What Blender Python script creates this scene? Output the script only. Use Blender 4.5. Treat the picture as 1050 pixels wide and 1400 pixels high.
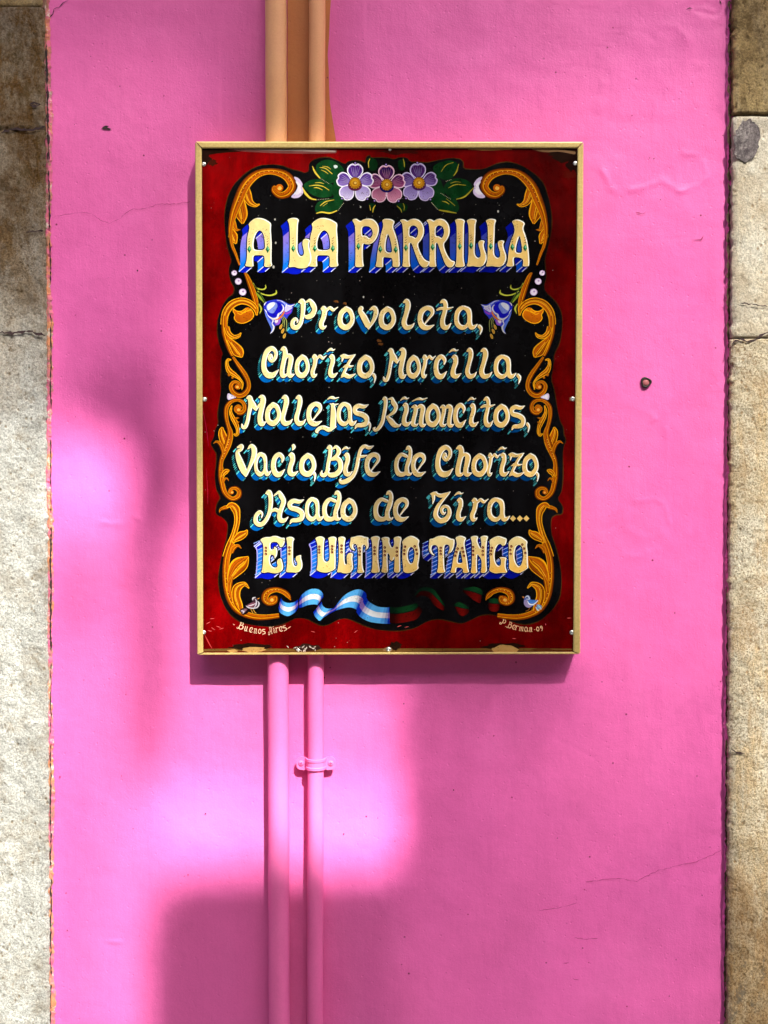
import bpy, math, random
import numpy as np
from mathutils import Vector
from mathutils.geometry import delaunay_2d_cdt

scene = bpy.context.scene
for o in list(bpy.data.objects):
    bpy.data.objects.remove(o)
random.seed(7)
rng = np.random.RandomState(11)
COL = scene.collection

# ------------------------------------------------------------------ camera
DIST = 2.0                      # camera to wall, metres
K = 0.00115 / DIST              # tangent per photograph pixel
PITCH = math.radians(1.15)
cam_d = bpy.data.cameras.new('camera')
cam = bpy.data.objects.new('camera', cam_d)
COL.objects.link(cam)
CAMZ = DIST * math.tan(PITCH)
cam.location = (0, -DIST, CAMZ)
cam.rotation_euler = (math.radians(90) - PITCH, 0, 0)
cam_d.sensor_fit = 'VERTICAL'
cam_d.sensor_height = 24
cam_d.lens = 24 / (1400 * K)
cam_d.clip_start = 0.01
cam_d.clip_end = 200
scene.camera = cam

# ------------------------------------------------------------------ sky, sun, exposure
SUN = Vector((0.42, -1.0, 1.17)).normalized()      # towards the sun
world = bpy.data.worlds.new('World')
scene.world = world
world.use_nodes = True
nt = world.node_tree
bg = nt.nodes['Background']
sky = nt.nodes.new('ShaderNodeTexSky')
sky.sky_type = 'NISHITA'
sky.sun_disc = False
sky.sun_elevation = math.asin(SUN.z)
sky.sun_rotation = math.atan2(SUN.x, SUN.y)
sky.dust_density = 5.0
sky.ozone_density = 0.3
sky.air_density = 0.55
bg.inputs['Strength'].default_value = 0.08
nt.links.new(sky.outputs[0], bg.inputs[0])
sl = bpy.data.lights.new('sun', 'SUN')
sl.energy = 5.0
sl.angle = math.radians(0.5)
sl.color = (1.0, 0.985, 0.84)
so = bpy.data.objects.new('sun', sl)
COL.objects.link(so)
so.rotation_euler = SUN.to_track_quat('Z', 'Y').to_euler()
so.location = (3, -6, 8)
scene.view_settings.view_transform = 'Standard'
scene.view_settings.look = 'None'
scene.view_settings.exposure = 1.85
scene.view_settings.gamma = 1.0

# ------------------------------------------------------------------ helpers
def P(px, py, d=0.0):
    """point at distance d in front of the wall seen at photograph pixel (px, py)"""
    u = (px - 525) * K
    v = (700 - py) * K
    dy = math.cos(PITCH) + v * math.sin(PITCH)
    dz = -math.sin(PITCH) + v * math.cos(PITCH)
    t = (DIST - d) / dy
    return (u * t, -d, CAMZ + dz * t)

def lin(c):
    return tuple((x / 255 / 12.92) if x / 255 <= 0.04045 else ((x / 255 + 0.055) / 1.055) ** 2.4 for x in c[:3])

def empty(name, loc=(0, 0, 0), **kw):
    o = bpy.data.objects.new(name, None)
    COL.objects.link(o)
    o.location = loc
    o.empty_display_size = 0.05
    for k, v in kw.items():
        o[k] = v
    return o

def mesh_obj(name, verts, faces, mats, parent=None, cols=None, smooth=False, mi=None, **kw):
    me = bpy.data.meshes.new(name)
    me.from_pydata([tuple(v) for v in verts], [], [tuple(f) for f in faces])
    if not isinstance(mats, (list, tuple)):
        mats = [mats]
    for m in mats:
        me.materials.append(m)
    if mi is not None:
        me.polygons.foreach_set('material_index', np.array(mi, dtype=np.int32))
    if cols is not None:
        a = me.color_attributes.new('paint', 'FLOAT_COLOR', 'POINT')
        arr = np.ones((len(verts), 4), dtype=np.float32)
        arr[:, :3] = np.array(cols, dtype=np.float32)
        a.data.foreach_set('color', arr.ravel())
    if smooth:
        me.polygons.foreach_set('use_smooth', [True] * len(me.polygons))
    me.update()
    o = bpy.data.objects.new(name, me)
    COL.objects.link(o)
    if parent is not None:
        o.parent = parent
        o.matrix_parent_inverse.identity()
        # keep world placement: parents here are only translated
        pl = parent.location.copy()
        q = parent.parent
        while q is not None:
            pl = pl + q.location
            q = q.parent
        o.location = -pl
    for k, v in kw.items():
        o[k] = v
    return o

def vnoise(h, w, cell, seed):
    """smooth value noise on an h x w grid, cell = (rows, cols) per lattice step"""
    r = np.random.RandomState(seed)
    gh, gw = int(h / cell[0]) + 3, int(w / cell[1]) + 3
    g = r.rand(gh, gw) * 2 - 1
    y = np.arange(h) / cell[0]; x = np.arange(w) / cell[1]
    yi = y.astype(int); xi = x.astype(int)
    fy = y - yi; fx = x - xi
    fy = fy * fy * (3 - 2 * fy); fx = fx * fx * (3 - 2 * fx)
    a = g[yi][:, xi]; b = g[yi][:, xi + 1]; c = g[yi + 1][:, xi]; d = g[yi + 1][:, xi + 1]
    fx = fx[None, :]; fy = fy[:, None]
    return (a * (1 - fx) + b * fx) * (1 - fy) + (c * (1 - fx) + d * fx) * fy

# ------------------------------------------------------------------ materials
class NT:
    def __init__(s, name):
        s.m = bpy.data.materials.new(name)
        s.m.use_nodes = True
        s.t = s.m.node_tree
        s.b = s.t.nodes['Principled BSDF']
    def n(s, typ, **kw):
        x = s.t.nodes.new(typ)
        for k, v in kw.items():
            if hasattr(x, k) and not k.startswith('i_'):
                setattr(x, k, v)
        return x
    def l(s, a, b):
        s.t.links.new(a, b)
    def coords(s, scale=(1, 1, 1)):
        g = s.n('ShaderNodeNewGeometry')
        mp = s.n('ShaderNodeMapping')
        mp.inputs['Scale'].default_value = scale
        s.l(g.outputs['Position'], mp.inputs['Vector'])
        return mp.outputs['Vector']
    def noise(s, scale, detail=4, rough=0.55, vec=None, dist=0.0):
        x = s.n('ShaderNodeTexNoise')
        x.inputs['Scale'].default_value = scale
        x.inputs['Detail'].default_value = detail
        x.inputs['Roughness'].default_value = rough
        x.inputs['Distortion'].default_value = dist
        s.l(vec if vec is not None else s.coords(), x.inputs['Vector'])
        return x.outputs['Fac']
    def voro(s, scale, vec=None, feature='F1', rnd=1.0):
        x = s.n('ShaderNodeTexVoronoi')
        x.feature = feature
        x.inputs['Scale'].default_value = scale
        x.inputs['Randomness'].default_value = rnd
        s.l(vec if vec is not None else s.coords(), x.inputs['Vector'])
        return x.outputs['Distance']
    def ramp(s, fac, stops):
        r = s.n('ShaderNodeValToRGB')
        while len(r.color_ramp.elements) < len(stops):
            r.color_ramp.elements.new(0.5)
        for e, (p, c) in zip(r.color_ramp.elements, stops):
            e.position = p
            e.color = (c, c, c, 1) if not isinstance(c, (tuple, list)) else (*c[:3], 1)
        s.l(fac, r.inputs[0])
        return r.outputs[0]
    def mix(s, fac, a, b, mode='MIX'):
        x = s.n('ShaderNodeMix')
        x.data_type = 'RGBA'
        x.blend_type = mode
        for sock, v in ((x.inputs['Factor'], fac), (x.inputs['A'], a), (x.inputs['B'], b)):
            if isinstance(v, bpy.types.NodeSocket):
                s.l(v, sock)
            elif isinstance(v, (int, float)):
                sock.default_value = v if sock.type == 'VALUE' else (v, v, v, 1)
            else:
                sock.default_value = (*v[:3], 1)
        return x.outputs['Result']
    def math(s, op, a, b=0.0):
        x = s.n('ShaderNodeMath')
        x.operation = op
        for i, v in enumerate((a, b)):
            if isinstance(v, bpy.types.NodeSocket):
                s.l(v, x.inputs[i])
            else:
                x.inputs[i].default_value = v
        return x.outputs[0]
    def bump(s, h, strength, dist, prev=None):
        x = s.n('ShaderNodeBump')
        x.inputs['Strength'].default_value = strength
        x.inputs['Distance'].default_value = dist
        s.l(h, x.inputs['Height'])
        if prev is not None:
            s.l(prev, x.inputs['Normal'])
        return x.outputs['Normal']
    def done(s, color=None, rough=0.6, normal=None, metal=0.0, spec=0.5, coat=0.0):
        if color is not None:
            if isinstance(color, bpy.types.NodeSocket):
                s.l(color, s.b.inputs['Base Color'])
            else:
                s.b.inputs['Base Color'].default_value = (*color[:3], 1)
        if isinstance(rough, bpy.types.NodeSocket):
            s.l(rough, s.b.inputs['Roughness'])
        else:
            s.b.inputs['Roughness'].default_value = rough
        s.b.inputs['Metallic'].default_value = metal
        s.b.inputs['Specular IOR Level'].default_value = spec
        s.b.inputs['Coat Weight'].default_value = coat
        if normal is not None:
            s.l(normal, s.b.inputs['Normal'])
        return s.m

PINK = (0.70, 0.116, 0.40)
def wall_paint(name, base, alt, fleck=True, amt=1.0):
    q = NT(name)
    big = q.noise(2.2, 3, 0.5)
    mid = q.noise(14, 5, 0.6)
    c = q.mix(q.ramp(big, [(0.38, 0.0), (0.62, 1.0)]), base, alt)
    c = q.mix(q.ramp(mid, [(0.35, 0.0), (0.75, 0.14)]), c, tuple(x * 0.72 for x in base))
    grime = q.noise(3.0, 6, 0.7, q.coords((1, 1, 0.35)))
    c = q.mix(q.ramp(grime, [(0.56, 0.0), (0.72, 0.12)]), c, (base[0] * 0.75, base[1] * 0.8, base[2] * 0.55))
    fade = q.noise(4.2, 8, 0.72, q.coords((1, 1, 0.6)))
    c = q.mix(q.ramp(fade, [(0.50, 0.0), (0.66, 0.16)]), c, (min(1, base[0] * 1.1), base[1] * 1.7, base[2] * 1.25))
    drip = q.noise(26, 6, 0.75, q.coords((1, 1, 0.07)))
    c = q.mix(q.ramp(drip, [(0.52, 0.0), (0.68, 0.14)]), c, (base[0] * 0.8, base[1] * 0.6, base[2] * 0.75))
    if fleck:
        v = q.voro(46)
        gate = q.noise(21, 2)
        sp = q.math('MULTIPLY', q.ramp(v, [(0.055, 1.0), (0.085, 0.0)]), q.ramp(gate, [(0.56, 0.0), (0.6, 1.0)]))
        c = q.mix(sp, c, (0.16, 0.012, 0.05))
    brush = q.noise(120, 3, 0.6, q.coords((1, 1, 0.14)))
    grain = q.noise(360, 4, 0.75)
    lumps = q.noise(26, 4, 0.6)
    n1 = q.bump(lumps, 0.22 * amt, 0.006)
    n2 = q.bump(brush, 0.30 * amt, 0.0012, n1)
    n3 = q.bump(grain, 0.45 * amt, 0.0009, n2)
    c = q.mix(q.ramp(grain, [(0.42, 0.10), (0.55, 0.0)]), c, (base[0] * 0.6, base[1] * 0.45, base[2] * 0.5))
    vp = q.ramp(q.voro(70), [(0.05, 0.0), (0.14, 1.0)])
    n4 = q.bump(vp, 0.35 * amt, 0.001, n3)
    return q.done(c, 0.5, n4, spec=0.35)

M_PINK = wall_paint('pink_wall_paint', PINK, (0.72, 0.124, 0.395))
M_PIPE = wall_paint('pink_pipe_paint', (0.75, 0.125, 0.38), (0.76, 0.135, 0.39), False, 0.25)
M_PEACH = wall_paint('peach_pipe_paint', (0.76, 0.36, 0.175), (0.76, 0.39, 0.22), False, 0.25)
M_PEACHW = wall_paint('peach_wall_paint', (0.47, 0.165, 0.05), (0.52, 0.19, 0.06), True, 0.7)

def m_simple(name, c, rough=0.5, metal=0.0, nscale=60, var=0.25, bump=0.15):
    q = NT(name)
    n = q.noise(nscale, 5, 0.6)
    col = q.mix(q.ramp(n, [(0.3, 0.0), (0.7, 1.0)]), tuple(x * (1 - var) for x in c), c)
    nb = q.bump(q.noise(nscale * 3, 3), bump, 0.001)
    return q.done(col, rough, nb, metal)

M_CRACK = m_simple('crack_dark', (0.03, 0.012, 0.015), 0.9)
M_CRACKP = m_simple('crack_pink', (0.30, 0.02, 0.10), 0.9)
M_METAL = m_simple('dull_steel', (0.62, 0.62, 0.62), 0.38, 0.9)

def m_stone(name, pal, dirt, dirtamt=0.6, grain=0.55, stain=None):
    q = NT(name)
    base = q.mix(q.ramp(q.noise(9, 6, 0.65), [(0.42, 0.0), (0.58, 1.0)]), pal[0], pal[1])
    streak = q.noise(34, 7, 0.75, q.coords((1, 1, 0.22)))
    base = q.mix(q.ramp(streak, [(0.48, 0.0), (0.62, 0.75)]), base, pal[2])
    pits = q.voro(105, q.coords((1, 1, 0.75)))
    gate = q.noise(40, 5, 0.75)
    pm = q.math('MULTIPLY', q.ramp(pits, [(0.12, 1.0), (0.30, 0.0)]), q.ramp(gate, [(0.47, 0.0), (0.55, 1.0)]))
    base = q.mix(q.math('MULTIPLY', pm, 0.85), base, dirt)
    fine = q.noise(330, 5, 0.8)
    base = q.mix(q.ramp(fine, [(0.43, grain), (0.53, 0.0)]), base, tuple(x * 0.35 for x in pal[2]))
    spots = q.noise(7.5, 7, 0.78)
    base = q.mix(q.ramp(spots, [(0.49, 0.0), (0.60, dirtamt)]), base, dirt)
    blot = q.noise(60, 7, 0.8, q.coords((1, 1, 0.6)))
    base = q.mix(q.ramp(blot, [(0.53, 0.0), (0.63, dirtamt)]), base, tuple(x * 0.9 for x in dirt))
    if stain:
        # brown run-off stain: z0..z1 metres, ragged by noise
        z0, z1, sc, amt = stain
        g = q.n('ShaderNodeNewGeometry'); sx = q.n('ShaderNodeSeparateXYZ'); q.l(g.outputs['Position'], sx.inputs[0])
        zz = q.math('ADD', sx.outputs['Z'], q.math('MULTIPLY', q.math('SUBTRACT', q.noise(6, 7, 0.72, q.coords((1, 1, 0.5))), 0.5), 0.55))
        mr = q.n('ShaderNodeMapRange'); mr.inputs['From Min'].default_value = z0; mr.inputs['From Max'].default_value = z1
        q.l(zz, mr.inputs['Value'])
        nn = q.ramp(q.noise(22, 8, 0.82, q.coords((1, 1, 0.45))), [(0.40, 0.18), (0.56, 1.0)])
        fac = q.math('MULTIPLY', q.math('MULTIPLY', mr.outputs['Result'], nn), amt)
        base = q.mix(mr.outputs['Result'], base, q.mix(1.0, base, tuple(0.35 + 0.62 * x for x in sc), 'MULTIPLY'))
        base = q.mix(fac, base, q.mix(1.0, base, sc, 'MULTIPLY'))
        dk = q.ramp(q.noise(38, 8, 0.85, q.coords((1, 1, 0.6))), [(0.54, 0.0), (0.62, 0.85)])
        base = q.mix(q.math('MULTIPLY', dk, mr.outputs['Result']), base, tuple(x * 0.25 for x in sc))
    n = q.bump(q.noise(45, 7, 0.75), 1.0, 0.009)
    n = q.bump(fine, 1.0, 0.005, n)
    n = q.bump(q.ramp(pits, [(0.05, 0.0), (0.3, 1.0)]), 0.5, 0.003, n)
    return q.done(base, 0.9, n, spec=0.15)

M_STONE = {
    'dirty': m_stone('dirty_limestone', ((0.36, 0.27, 0.15), (0.52, 0.43, 0.29), (0.62, 0.56, 0.45)), (0.075, 0.042, 0.014), 0.9, 0.7),
    'pale': m_stone('pale_limestone', ((0.64, 0.635, 0.62), (0.73, 0.725, 0.71), (0.54, 0.53, 0.515)), (0.30, 0.23, 0.15), 0.45, 0.6, (0.14, 0.48, (0.44, 0.28, 0.105), 1.0)),
    'cream': m_stone('cream_limestone', ((0.78, 0.69, 0.55), (0.84, 0.79, 0.69), (0.72, 0.61, 0.46)), (0.40, 0.28, 0.17), 0.3, 0.5),
    'ochre': m_stone('ochre_limestone', ((0.74, 0.64, 0.48), (0.82, 0.75, 0.62), (0.72, 0.52, 0.29)), (0.40, 0.24, 0.11), 0.38, 0.8, (-0.45, -0.70, (0.72, 0.60, 0.45), 1.0)),
    'brown': m_stone('brown_limestone', ((0.52, 0.39, 0.23), (0.62, 0.50, 0.34), (0.46, 0.32, 0.17)), (0.16, 0.085, 0.035), 0.7, 0.85),
    'tan': m_stone('tan_limestone', ((0.50, 0.34, 0.15), (0.58, 0.42, 0.20), (0.60, 0.46, 0.27)), (0.09, 0.05, 0.018), 0.7, 0.6),
}
M_LICHEN = m_stone('grey_lichen', ((0.30, 0.26, 0.27), (0.42, 0.36, 0.37), (0.52, 0.46, 0.45)), (0.10, 0.08, 0.09), 0.9, 0.9)
def m_mortar():
    q = NT('peach_mortar')
    c = q.mix(q.ramp(q.noise(16, 7, 0.75), [(0.44, 0.0), (0.54, 1.0)]), (0.66, 0.27, 0.14), (0.70, 0.15, 0.30))
    c = q.mix(q.ramp(q.noise(45, 7, 0.8), [(0.50, 0.0), (0.60, 0.9)]), c, (0.30, 0.20, 0.13))
    c = q.mix(q.ramp(q.noise(70, 6, 0.8), [(0.56, 0.0), (0.62, 0.9)]), c, (0.66, 0.60, 0.52))
    return q.done(c, 0.95, q.bump(q.noise(160, 6, 0.8), 1.0, 0.004), spec=0.1)
M_MORTAR = m_mortar()
M_SEAM = m_simple('dark_seam', (0.10, 0.05, 0.03), 0.95, 0, 120, 0.7, 0.8)

# sign enamel, colours carried by the painted pieces
def m_enamel(name, stain=0.5, speck=True, rough=0.22):
    q = NT(name)
    at = q.n('ShaderNodeAttribute'); at.attribute_name = 'paint'
    c = at.outputs['Color']
    n = q.noise(42, 5, 0.65)
    c = q.mix(q.ramp(n, [(0.30, 0.0), (0.70, 1.0)]), q.mix(1.0, c, (1 - stain, 1 - stain * 1.05, 1 - stain * 1.15), 'MULTIPLY'), c)
    if speck:
        v = q.voro(300)
        gate = q.noise(50, 4, 0.7)
        sp = q.math('MULTIPLY', q.ramp(v, [(0.2, 1.0), (0.34, 0.0)]), q.ramp(gate, [(0.50, 0.0), (0.58, 1.0)]))
        c = q.mix(q.math('MULTIPLY', sp, 0.7), c, q.mix(1.0, c, (0.32, 0.24, 0.13), 'MULTIPLY'))
    b = q.bump(q.noise(160, 3, 0.6), 0.12, 0.0006)
    b = q.bump(q.noise(20, 2, 0.5), 0.12, 0.002, b)
    r = q.ramp(q.noise(30, 4, 0.6), [(0.3, rough), (0.7, rough + 0.12)])
    return q.done(c, r, b, spec=0.05)
M_PAINT = m_enamel('sign_enamel', 0.28)
M_PALE = m_enamel('sign_pale_enamel', 0.22)
def m_field(name):
    q = NT(name)
    at = q.n('ShaderNodeAttribute'); at.attribute_name = 'paint'
    c = at.outputs['Color']
    n = q.noise(11, 6, 0.65, None, 0.4)
    n2 = q.noise(3.2, 5, 0.6, q.coords((1.6, 1, 0.6)))
    c = q.mix(q.ramp(n, [(0.32, 0.0), (0.68, 1.0)]), q.mix(1.0, c, (0.34, 0.3, 0.3), 'MULTIPLY'), c)
    c = q.mix(q.ramp(q.noise(26, 7, 0.75, q.coords((1.6, 1, 0.5))), [(0.40, 0.6), (0.56, 0.0)]), c, q.mix(1.0, c, (0.5, 0.4, 0.4), 'MULTIPLY'))
    c = q.mix(q.ramp(n2, [(0.40, 0.9), (0.58, 0.0)]), c, q.mix(1.0, c, (0.38, 0.3, 0.3), 'MULTIPLY'))
    v = q.voro(120)
    gate = q.noise(16, 5, 0.7)
    sp = q.math('MULTIPLY', q.ramp(v, [(0.06, 1.0), (0.10, 0.0)]), q.ramp(gate, [(0.56, 0.0), (0.62, 1.0)]))
    c = q.mix(q.math('MULTIPLY', sp, 0.8), c, (0.45, 0.36, 0.34))
    b = q.bump(q.noise(90, 4, 0.6), 0.10, 0.0006)
    b = q.bump(q.noise(9, 3, 0.5), 0.15, 0.003, b)
    r = q.ramp(q.noise(12, 5, 0.7), [(0.3, 0.2), (0.7, 0.38)])
    return q.done(c, r, b, spec=0.05)
M_FIELD = m_field('sign_field_enamel')
def m_frame():
    q = NT('gold_anodised_frame')
    s = q.noise(300, 4, 0.6, q.coords((1, 1, 1)))
    c = q.mix(q.ramp(s, [(0.3, 0.0), (0.7, 1.0)]), (0.52, 0.37, 0.125), (0.66, 0.49, 0.20))
    c = q.mix(q.ramp(q.noise(25, 5, 0.7), [(0.56, 0.0), (0.7, 0.6)]), c, (0.45, 0.33, 0.16))
    return q.done(c, 0.36, q.bump(s, 0.1, 0.0004), metal=0.35, spec=0.5)
M_FRAME = m_frame()

# ------------------------------------------------------------------ wall and pilasters
def heightfield(name, x0p, x1p, y0p, y1p, step, hfun, mat, parent=None, depth=0.0, thick=0.03, edge=None, **kw):
    """front sheet with relief between photograph columns/rows, with sides running back into the wall"""
    xs = np.arange(x0p, x1p + step * 0.5, step)
    ys = np.arange(y0p, y1p + step * 0.5, step)
    h, w = len(ys), len(xs)
    H = hfun(h, w, ys, xs)
    V = []
    for j, y in enumerate(ys):
        for i, x in enumerate(xs):
            ex = x + (edge(i, j, w, h, y) if edge else 0)
            p = P(ex, y, depth)
            V.append((p[0], -depth - H[j, i], p[2]))
    F = [(j * w + i, (j + 1) * w + i, (j + 1) * w + i + 1, j * w + i + 1) for j in range(h - 1) for i in range(w - 1)]
    n0 = len(V)
    rim = [i for i in range(w)] + [j * w + w - 1 for j in range(1, h)] + [(h - 1) * w + i for i in range(w - 2, -1, -1)] + [j * w for j in range(h - 2, 0, -1)]
    for r in rim:
        p = V[r]
        V.append((p[0], -depth + thick, p[2]))
    for k in range(len(rim)):
        k2 = (k + 1) % len(rim)
        F.append((rim[k], rim[k2], n0 + k2, n0 + k))
    return mesh_obj(name, V, F, mat, parent, smooth=True, **kw)

BL = []   # relief marks on the wall: polyline, width px, height m
def mark(pts, w, hgt):
    hgt *= 0.7; w *= 0.8
    BL.append((np.array(pts, float), w, hgt))
mark([(825, 235), (835, 258), (850, 262), (875, 258), (905, 246), (930, 262), (955, 255), (968, 240), (960, 215), (935, 208)], 5, 0.0016)
mark([(825, 110), (822, 140), (826, 190), (822, 230)], 8, 0.0008)
mark([(905, 36), (925, 36), (940, 55), (955, 90)], 6, 0.0008)
mark([(865, 42), (880, 45), (892, 52)], 6, -0.0006)
mark([(870, 685), (895, 682), (910, 690), (915, 715)], 4, 0.0014)
mark([(860, 700), (852, 720), (880, 735), (905, 728), (918, 745)], 8, 0.0010)
mark([(826, 725), (840, 718)], 4, -0.001)
mark([(845, 745), (855, 762), (900, 752)], 7, 0.0008)
mark([(892, 568), (896, 572), (892, 575)], 4, 0.0016)
mark([(911, 586), (911, 598)], 3, 0.0014)
mark([(890, 118), (895, 145), (893, 190)], 6, 0.0008)
mark([(860, 330), (950, 325)], 3, -0.0005)
mark([(141, 714), (150, 716), (164, 716)], 4, 0.0013)
mark([(183, 706), (190, 710)], 4, 0.0013)
mark([(148, 1287), (165, 1288)], 2.5, 0.0012)
mark([(249, 1299), (254, 1303), (249, 1303)], 4, 0.0013)
mark([(186, 630), (193, 660), (190, 690)], 4, 0.0006)
mark([(118, 545), (150, 520), (240, 512)], 3, 0.0003)
mark([(940, 10), (965, 5), (985, 14), (975, 20), (950, 14)], 5, -0.001)
mark([(760, 1010), (812, 1036)], 3, -0.0006)
mark([(950, 940), (985, 1080), (978, 1130)], 8, 0.0006)
for k in range(16):
    yy = 8 + k * 5.5 + random.random() * 3
    mark([(750 + random.random() * 25, yy), (800, yy + 2), (835 + random.random() * 30, yy + 4 + k * 0.3)], 1.8, -0.0005)

def wall_h(h, w, ys, xs):
    H = vnoise(h, w, (40, 34), 1) * 0.0010 + vnoise(h, w, (14, 12), 2) * 0.00045 + vnoise(h, w, (5, 5), 3) * 0.00014
    H += vnoise(h, w, (7, 60), 33) * 0.00012
    X, Y = np.meshgrid(xs, ys)
    damp = np.where((X > 300) & (X < 500) & (Y < 230), 0.15, 1.0)
    H *= damp
    MOD = vnoise(h, w, (9, 8), 91) + 0.6 * vnoise(h, w, (3, 3), 92)
    for pts, wd, hg in BL:
        best = np.full(X.shape, 1e9)
        for a, b in zip(pts[:-1], pts[1:]):
            ab = b - a
            t = np.clip(((X - a[0]) * ab[0] + (Y - a[1]) * ab[1]) / max(1e-9, ab @ ab), 0, 1)
            d = np.hypot(X - a[0] - t * ab[0], Y - a[1] - t * ab[1])
            best = np.minimum(best, d)
        H += hg * np.exp(-(best / wd) ** 2) * (0.75 + 0.6 * MOD)
    return H

wall = heightfield('plaster_wall', 58, 1004, -90, 1490, 2.6, wall_h, M_PINK, None, 0.0, 0.05,
                   label='bright pink painted plaster wall behind the menu sign and the pipes', category='wall')
# the wall goes on above and below the picture
def slab(name, x0, x1, z0, z1, y0, y1, mat, parent=None, **kw):
    V = [(x0, y0, z0), (x1, y0, z0), (x1, y1, z0), (x0, y1, z0), (x0, y0, z1), (x1, y0, z1), (x1, y1, z1), (x0, y1, z1)]
    F = [(0, 1, 5, 4), (1, 2, 6, 5), (2, 3, 7, 6), (3, 0, 4, 7), (4, 5, 6, 7), (3, 2, 1, 0)]
    return mesh_obj(name, V, F, mat, parent, **kw)
zt = P(525, -90)[2]; zb = P(525, 1490)[2]
slab('upper_wall', -0.55, 0.56, zt, 4.2, 0.0, 0.05, M_PINK, wall)
slab('lower_wall', -0.55, 0.56, -1.5, zb, 0.0, 0.05, M_PINK, wall)
slab('wall_core', -4.0, 4.0, -1.5, 4.2, 0.06, 0.3, M_PINK, wall)

def strip(pts, w0, d, mat, name, parent, jit=0.0, layer=0.0):
    """thin irregular ribbon lying on a surface; pts in photograph pixels"""
    V = []; F = []
    pts = [Vector((a, b)) for a, b in pts]
    dense = []
    for a, b in zip(pts[:-1], pts[1:]):
        n = max(1, int((b - a).length / 3))
        for i in range(n):
            dense.append(a.lerp(b, i / n))
    dense.append(pts[-1])
    for i, p in enumerate(dense):
        t = (dense[min(i + 1, len(dense) - 1)] - dense[max(i - 1, 0)]).normalized()
        n = Vector((-t.y, t.x))
        ww = w0 * (0.25 + random.random() * 1.1)
        if i in (0, len(dense) - 1): ww *= 0.1
        off = Vector((random.uniform(-jit, jit), random.uniform(-jit, jit)))
        for sgn in (-1, 1):
            V.append(P(*(p + off + n * ww * 0.5 * sgn), d))
        if i:
            F.append((2 * i - 2, 2 * i - 1, 2 * i + 1, 2 * i))
    return mesh_obj(name, V, F, mat, parent)

D_ON = 0.0016
strip([(72, 297), (90, 293), (113, 290), (125, 292), (140, 302), (150, 306), (162, 300), (180, 286), (200, 285), (215, 279), (235, 279), (262, 276)], 0.5, D_ON, M_CRACKP, 'crack', wall, 0.7)
strip([(800, 1206), (830, 1202), (848, 1201), (870, 1205), (900, 1190), (925, 1184), (950, 1179), (962, 1174), (988, 1162)], 0.7, D_ON, M_CRACKP, 'crack', wall, 0.7)
strip([(735, 1245), (770, 1240), (790, 1234)], 0.45, D_ON, M_CRACKP, 'crack', wall, 0.6)
strip([(68, 24), (72, 19), (74, 12), (81, 10), (86, 4), (93, 1)], 1.2, D_ON, M_CRACK, 'crack', wall, 0.7)
strip([(868, 290), (880, 292), (884, 288)], 1.2, D_ON, M_CRACKP, 'crack', wall, 0.4)
strip([(945, 328), (958, 328), (962, 322)], 1.2, D_ON, M_CRACKP, 'crack', wall, 0.4)
strip([(938, 13), (943, 11), (947, 12)], 2.2, D_ON, M_CRACK, 'crack', wall, 0.3)
strip([(984, 0), (986, 6)], 2.2, D_ON, M_CRACK, 'crack', wall, 0.3)
strip([(784, 1282), (800, 1284), (818, 1283)], 0.6, D_ON, M_CRACKP, 'crack', wall, 0.5)
strip([(770, 1317), (778, 1316)], 2.0, D_ON, M_CRACKP, 'crack', wall, 0.5)
strip([(783, 1338), (792, 1340)], 2.0, D_ON, M_CRACKP, 'crack', wall, 0.5)
for (a, b) in [(762, 1146), (807, 1033), (799, 1216), (805, 1316), (857, 1376), (894, 217), (903, 273), (876, 187), (888, 216), (675, 1006), (252, 1198), (257, 1196), (92, 1272), (552, 962),
               (208, 328), (188, 370), (224, 131), (260, 174), (102, 170), (124, 77), (140, 60), (208, 84), (513, 128), (551, 987), (470, 1140), (960, 1224), (915, 1362), (640, 1250), (610, 1330), (700, 1090),
               (103, 431), (103, 570), (205, 526), (149, 390), (82, 1062), (166, 1061), (182, 1133), (281, 1112), (540, 1150), (620, 1080), (864, 158), (838, 38)]:
    r = random.uniform(0.5, 1.2)
    V = [P(a + r * random.uniform(0.6, 1.3) * math.cos(t), b + r * random.uniform(0.6, 1.3) * math.sin(t), 0.0017) for t in [k * math.pi / 4 for k in range(8)]]
    mesh_obj('chip_mark', V, [tuple(range(8))], random.choice([M_CRACKP, M_CRACK]), wall)

# old hole with ragged rim, upper left
V = []; F = []
ring = [(-7, 0.5), (-4.5, -1.6), (-1, -3.4), (3.5, -2.6), (1.2, -0.8), (6.5, 1.2), (4, 2.8), (0, 2.0), (-3, 2.0)]
V = [P(145.5 + a, 175 + b, D_ON + 0.0002) for a, b in ring]
mesh_obj('broken_hole', V, [tuple(range(len(ring)))], M_CRACK, wall)
for k in range(9):
    an = random.uniform(0, 6.28); r0 = random.uniform(4, 6); r1 = r0 + random.uniform(1.5, 4)
    strip([(145 + r0 * math.cos(an), 175 + r0 * 0.7 * math.sin(an)), (145 + r1 * math.cos(an), 175 + r1 * math.sin(an))], 0.9, D_ON, M_CRACKP, 'crack', wall)

# peach paint on the wall round the upper pipes
V = [P(393, -60, 0.0011), P(393, 210, 0.0011)]
edge = [(462, 210), (459, 190), (455, 165), (451, 140), (450, 120), (449.5, 95), (448, 75), (450, 50), (451, 20), (453, -10), (453, -60)]
V += [P(a, b, 0.0011) for a, b in edge]
mesh_obj('peach_paint_band', V, [tuple(range(len(V)))], M_PEACHW, wall)

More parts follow.
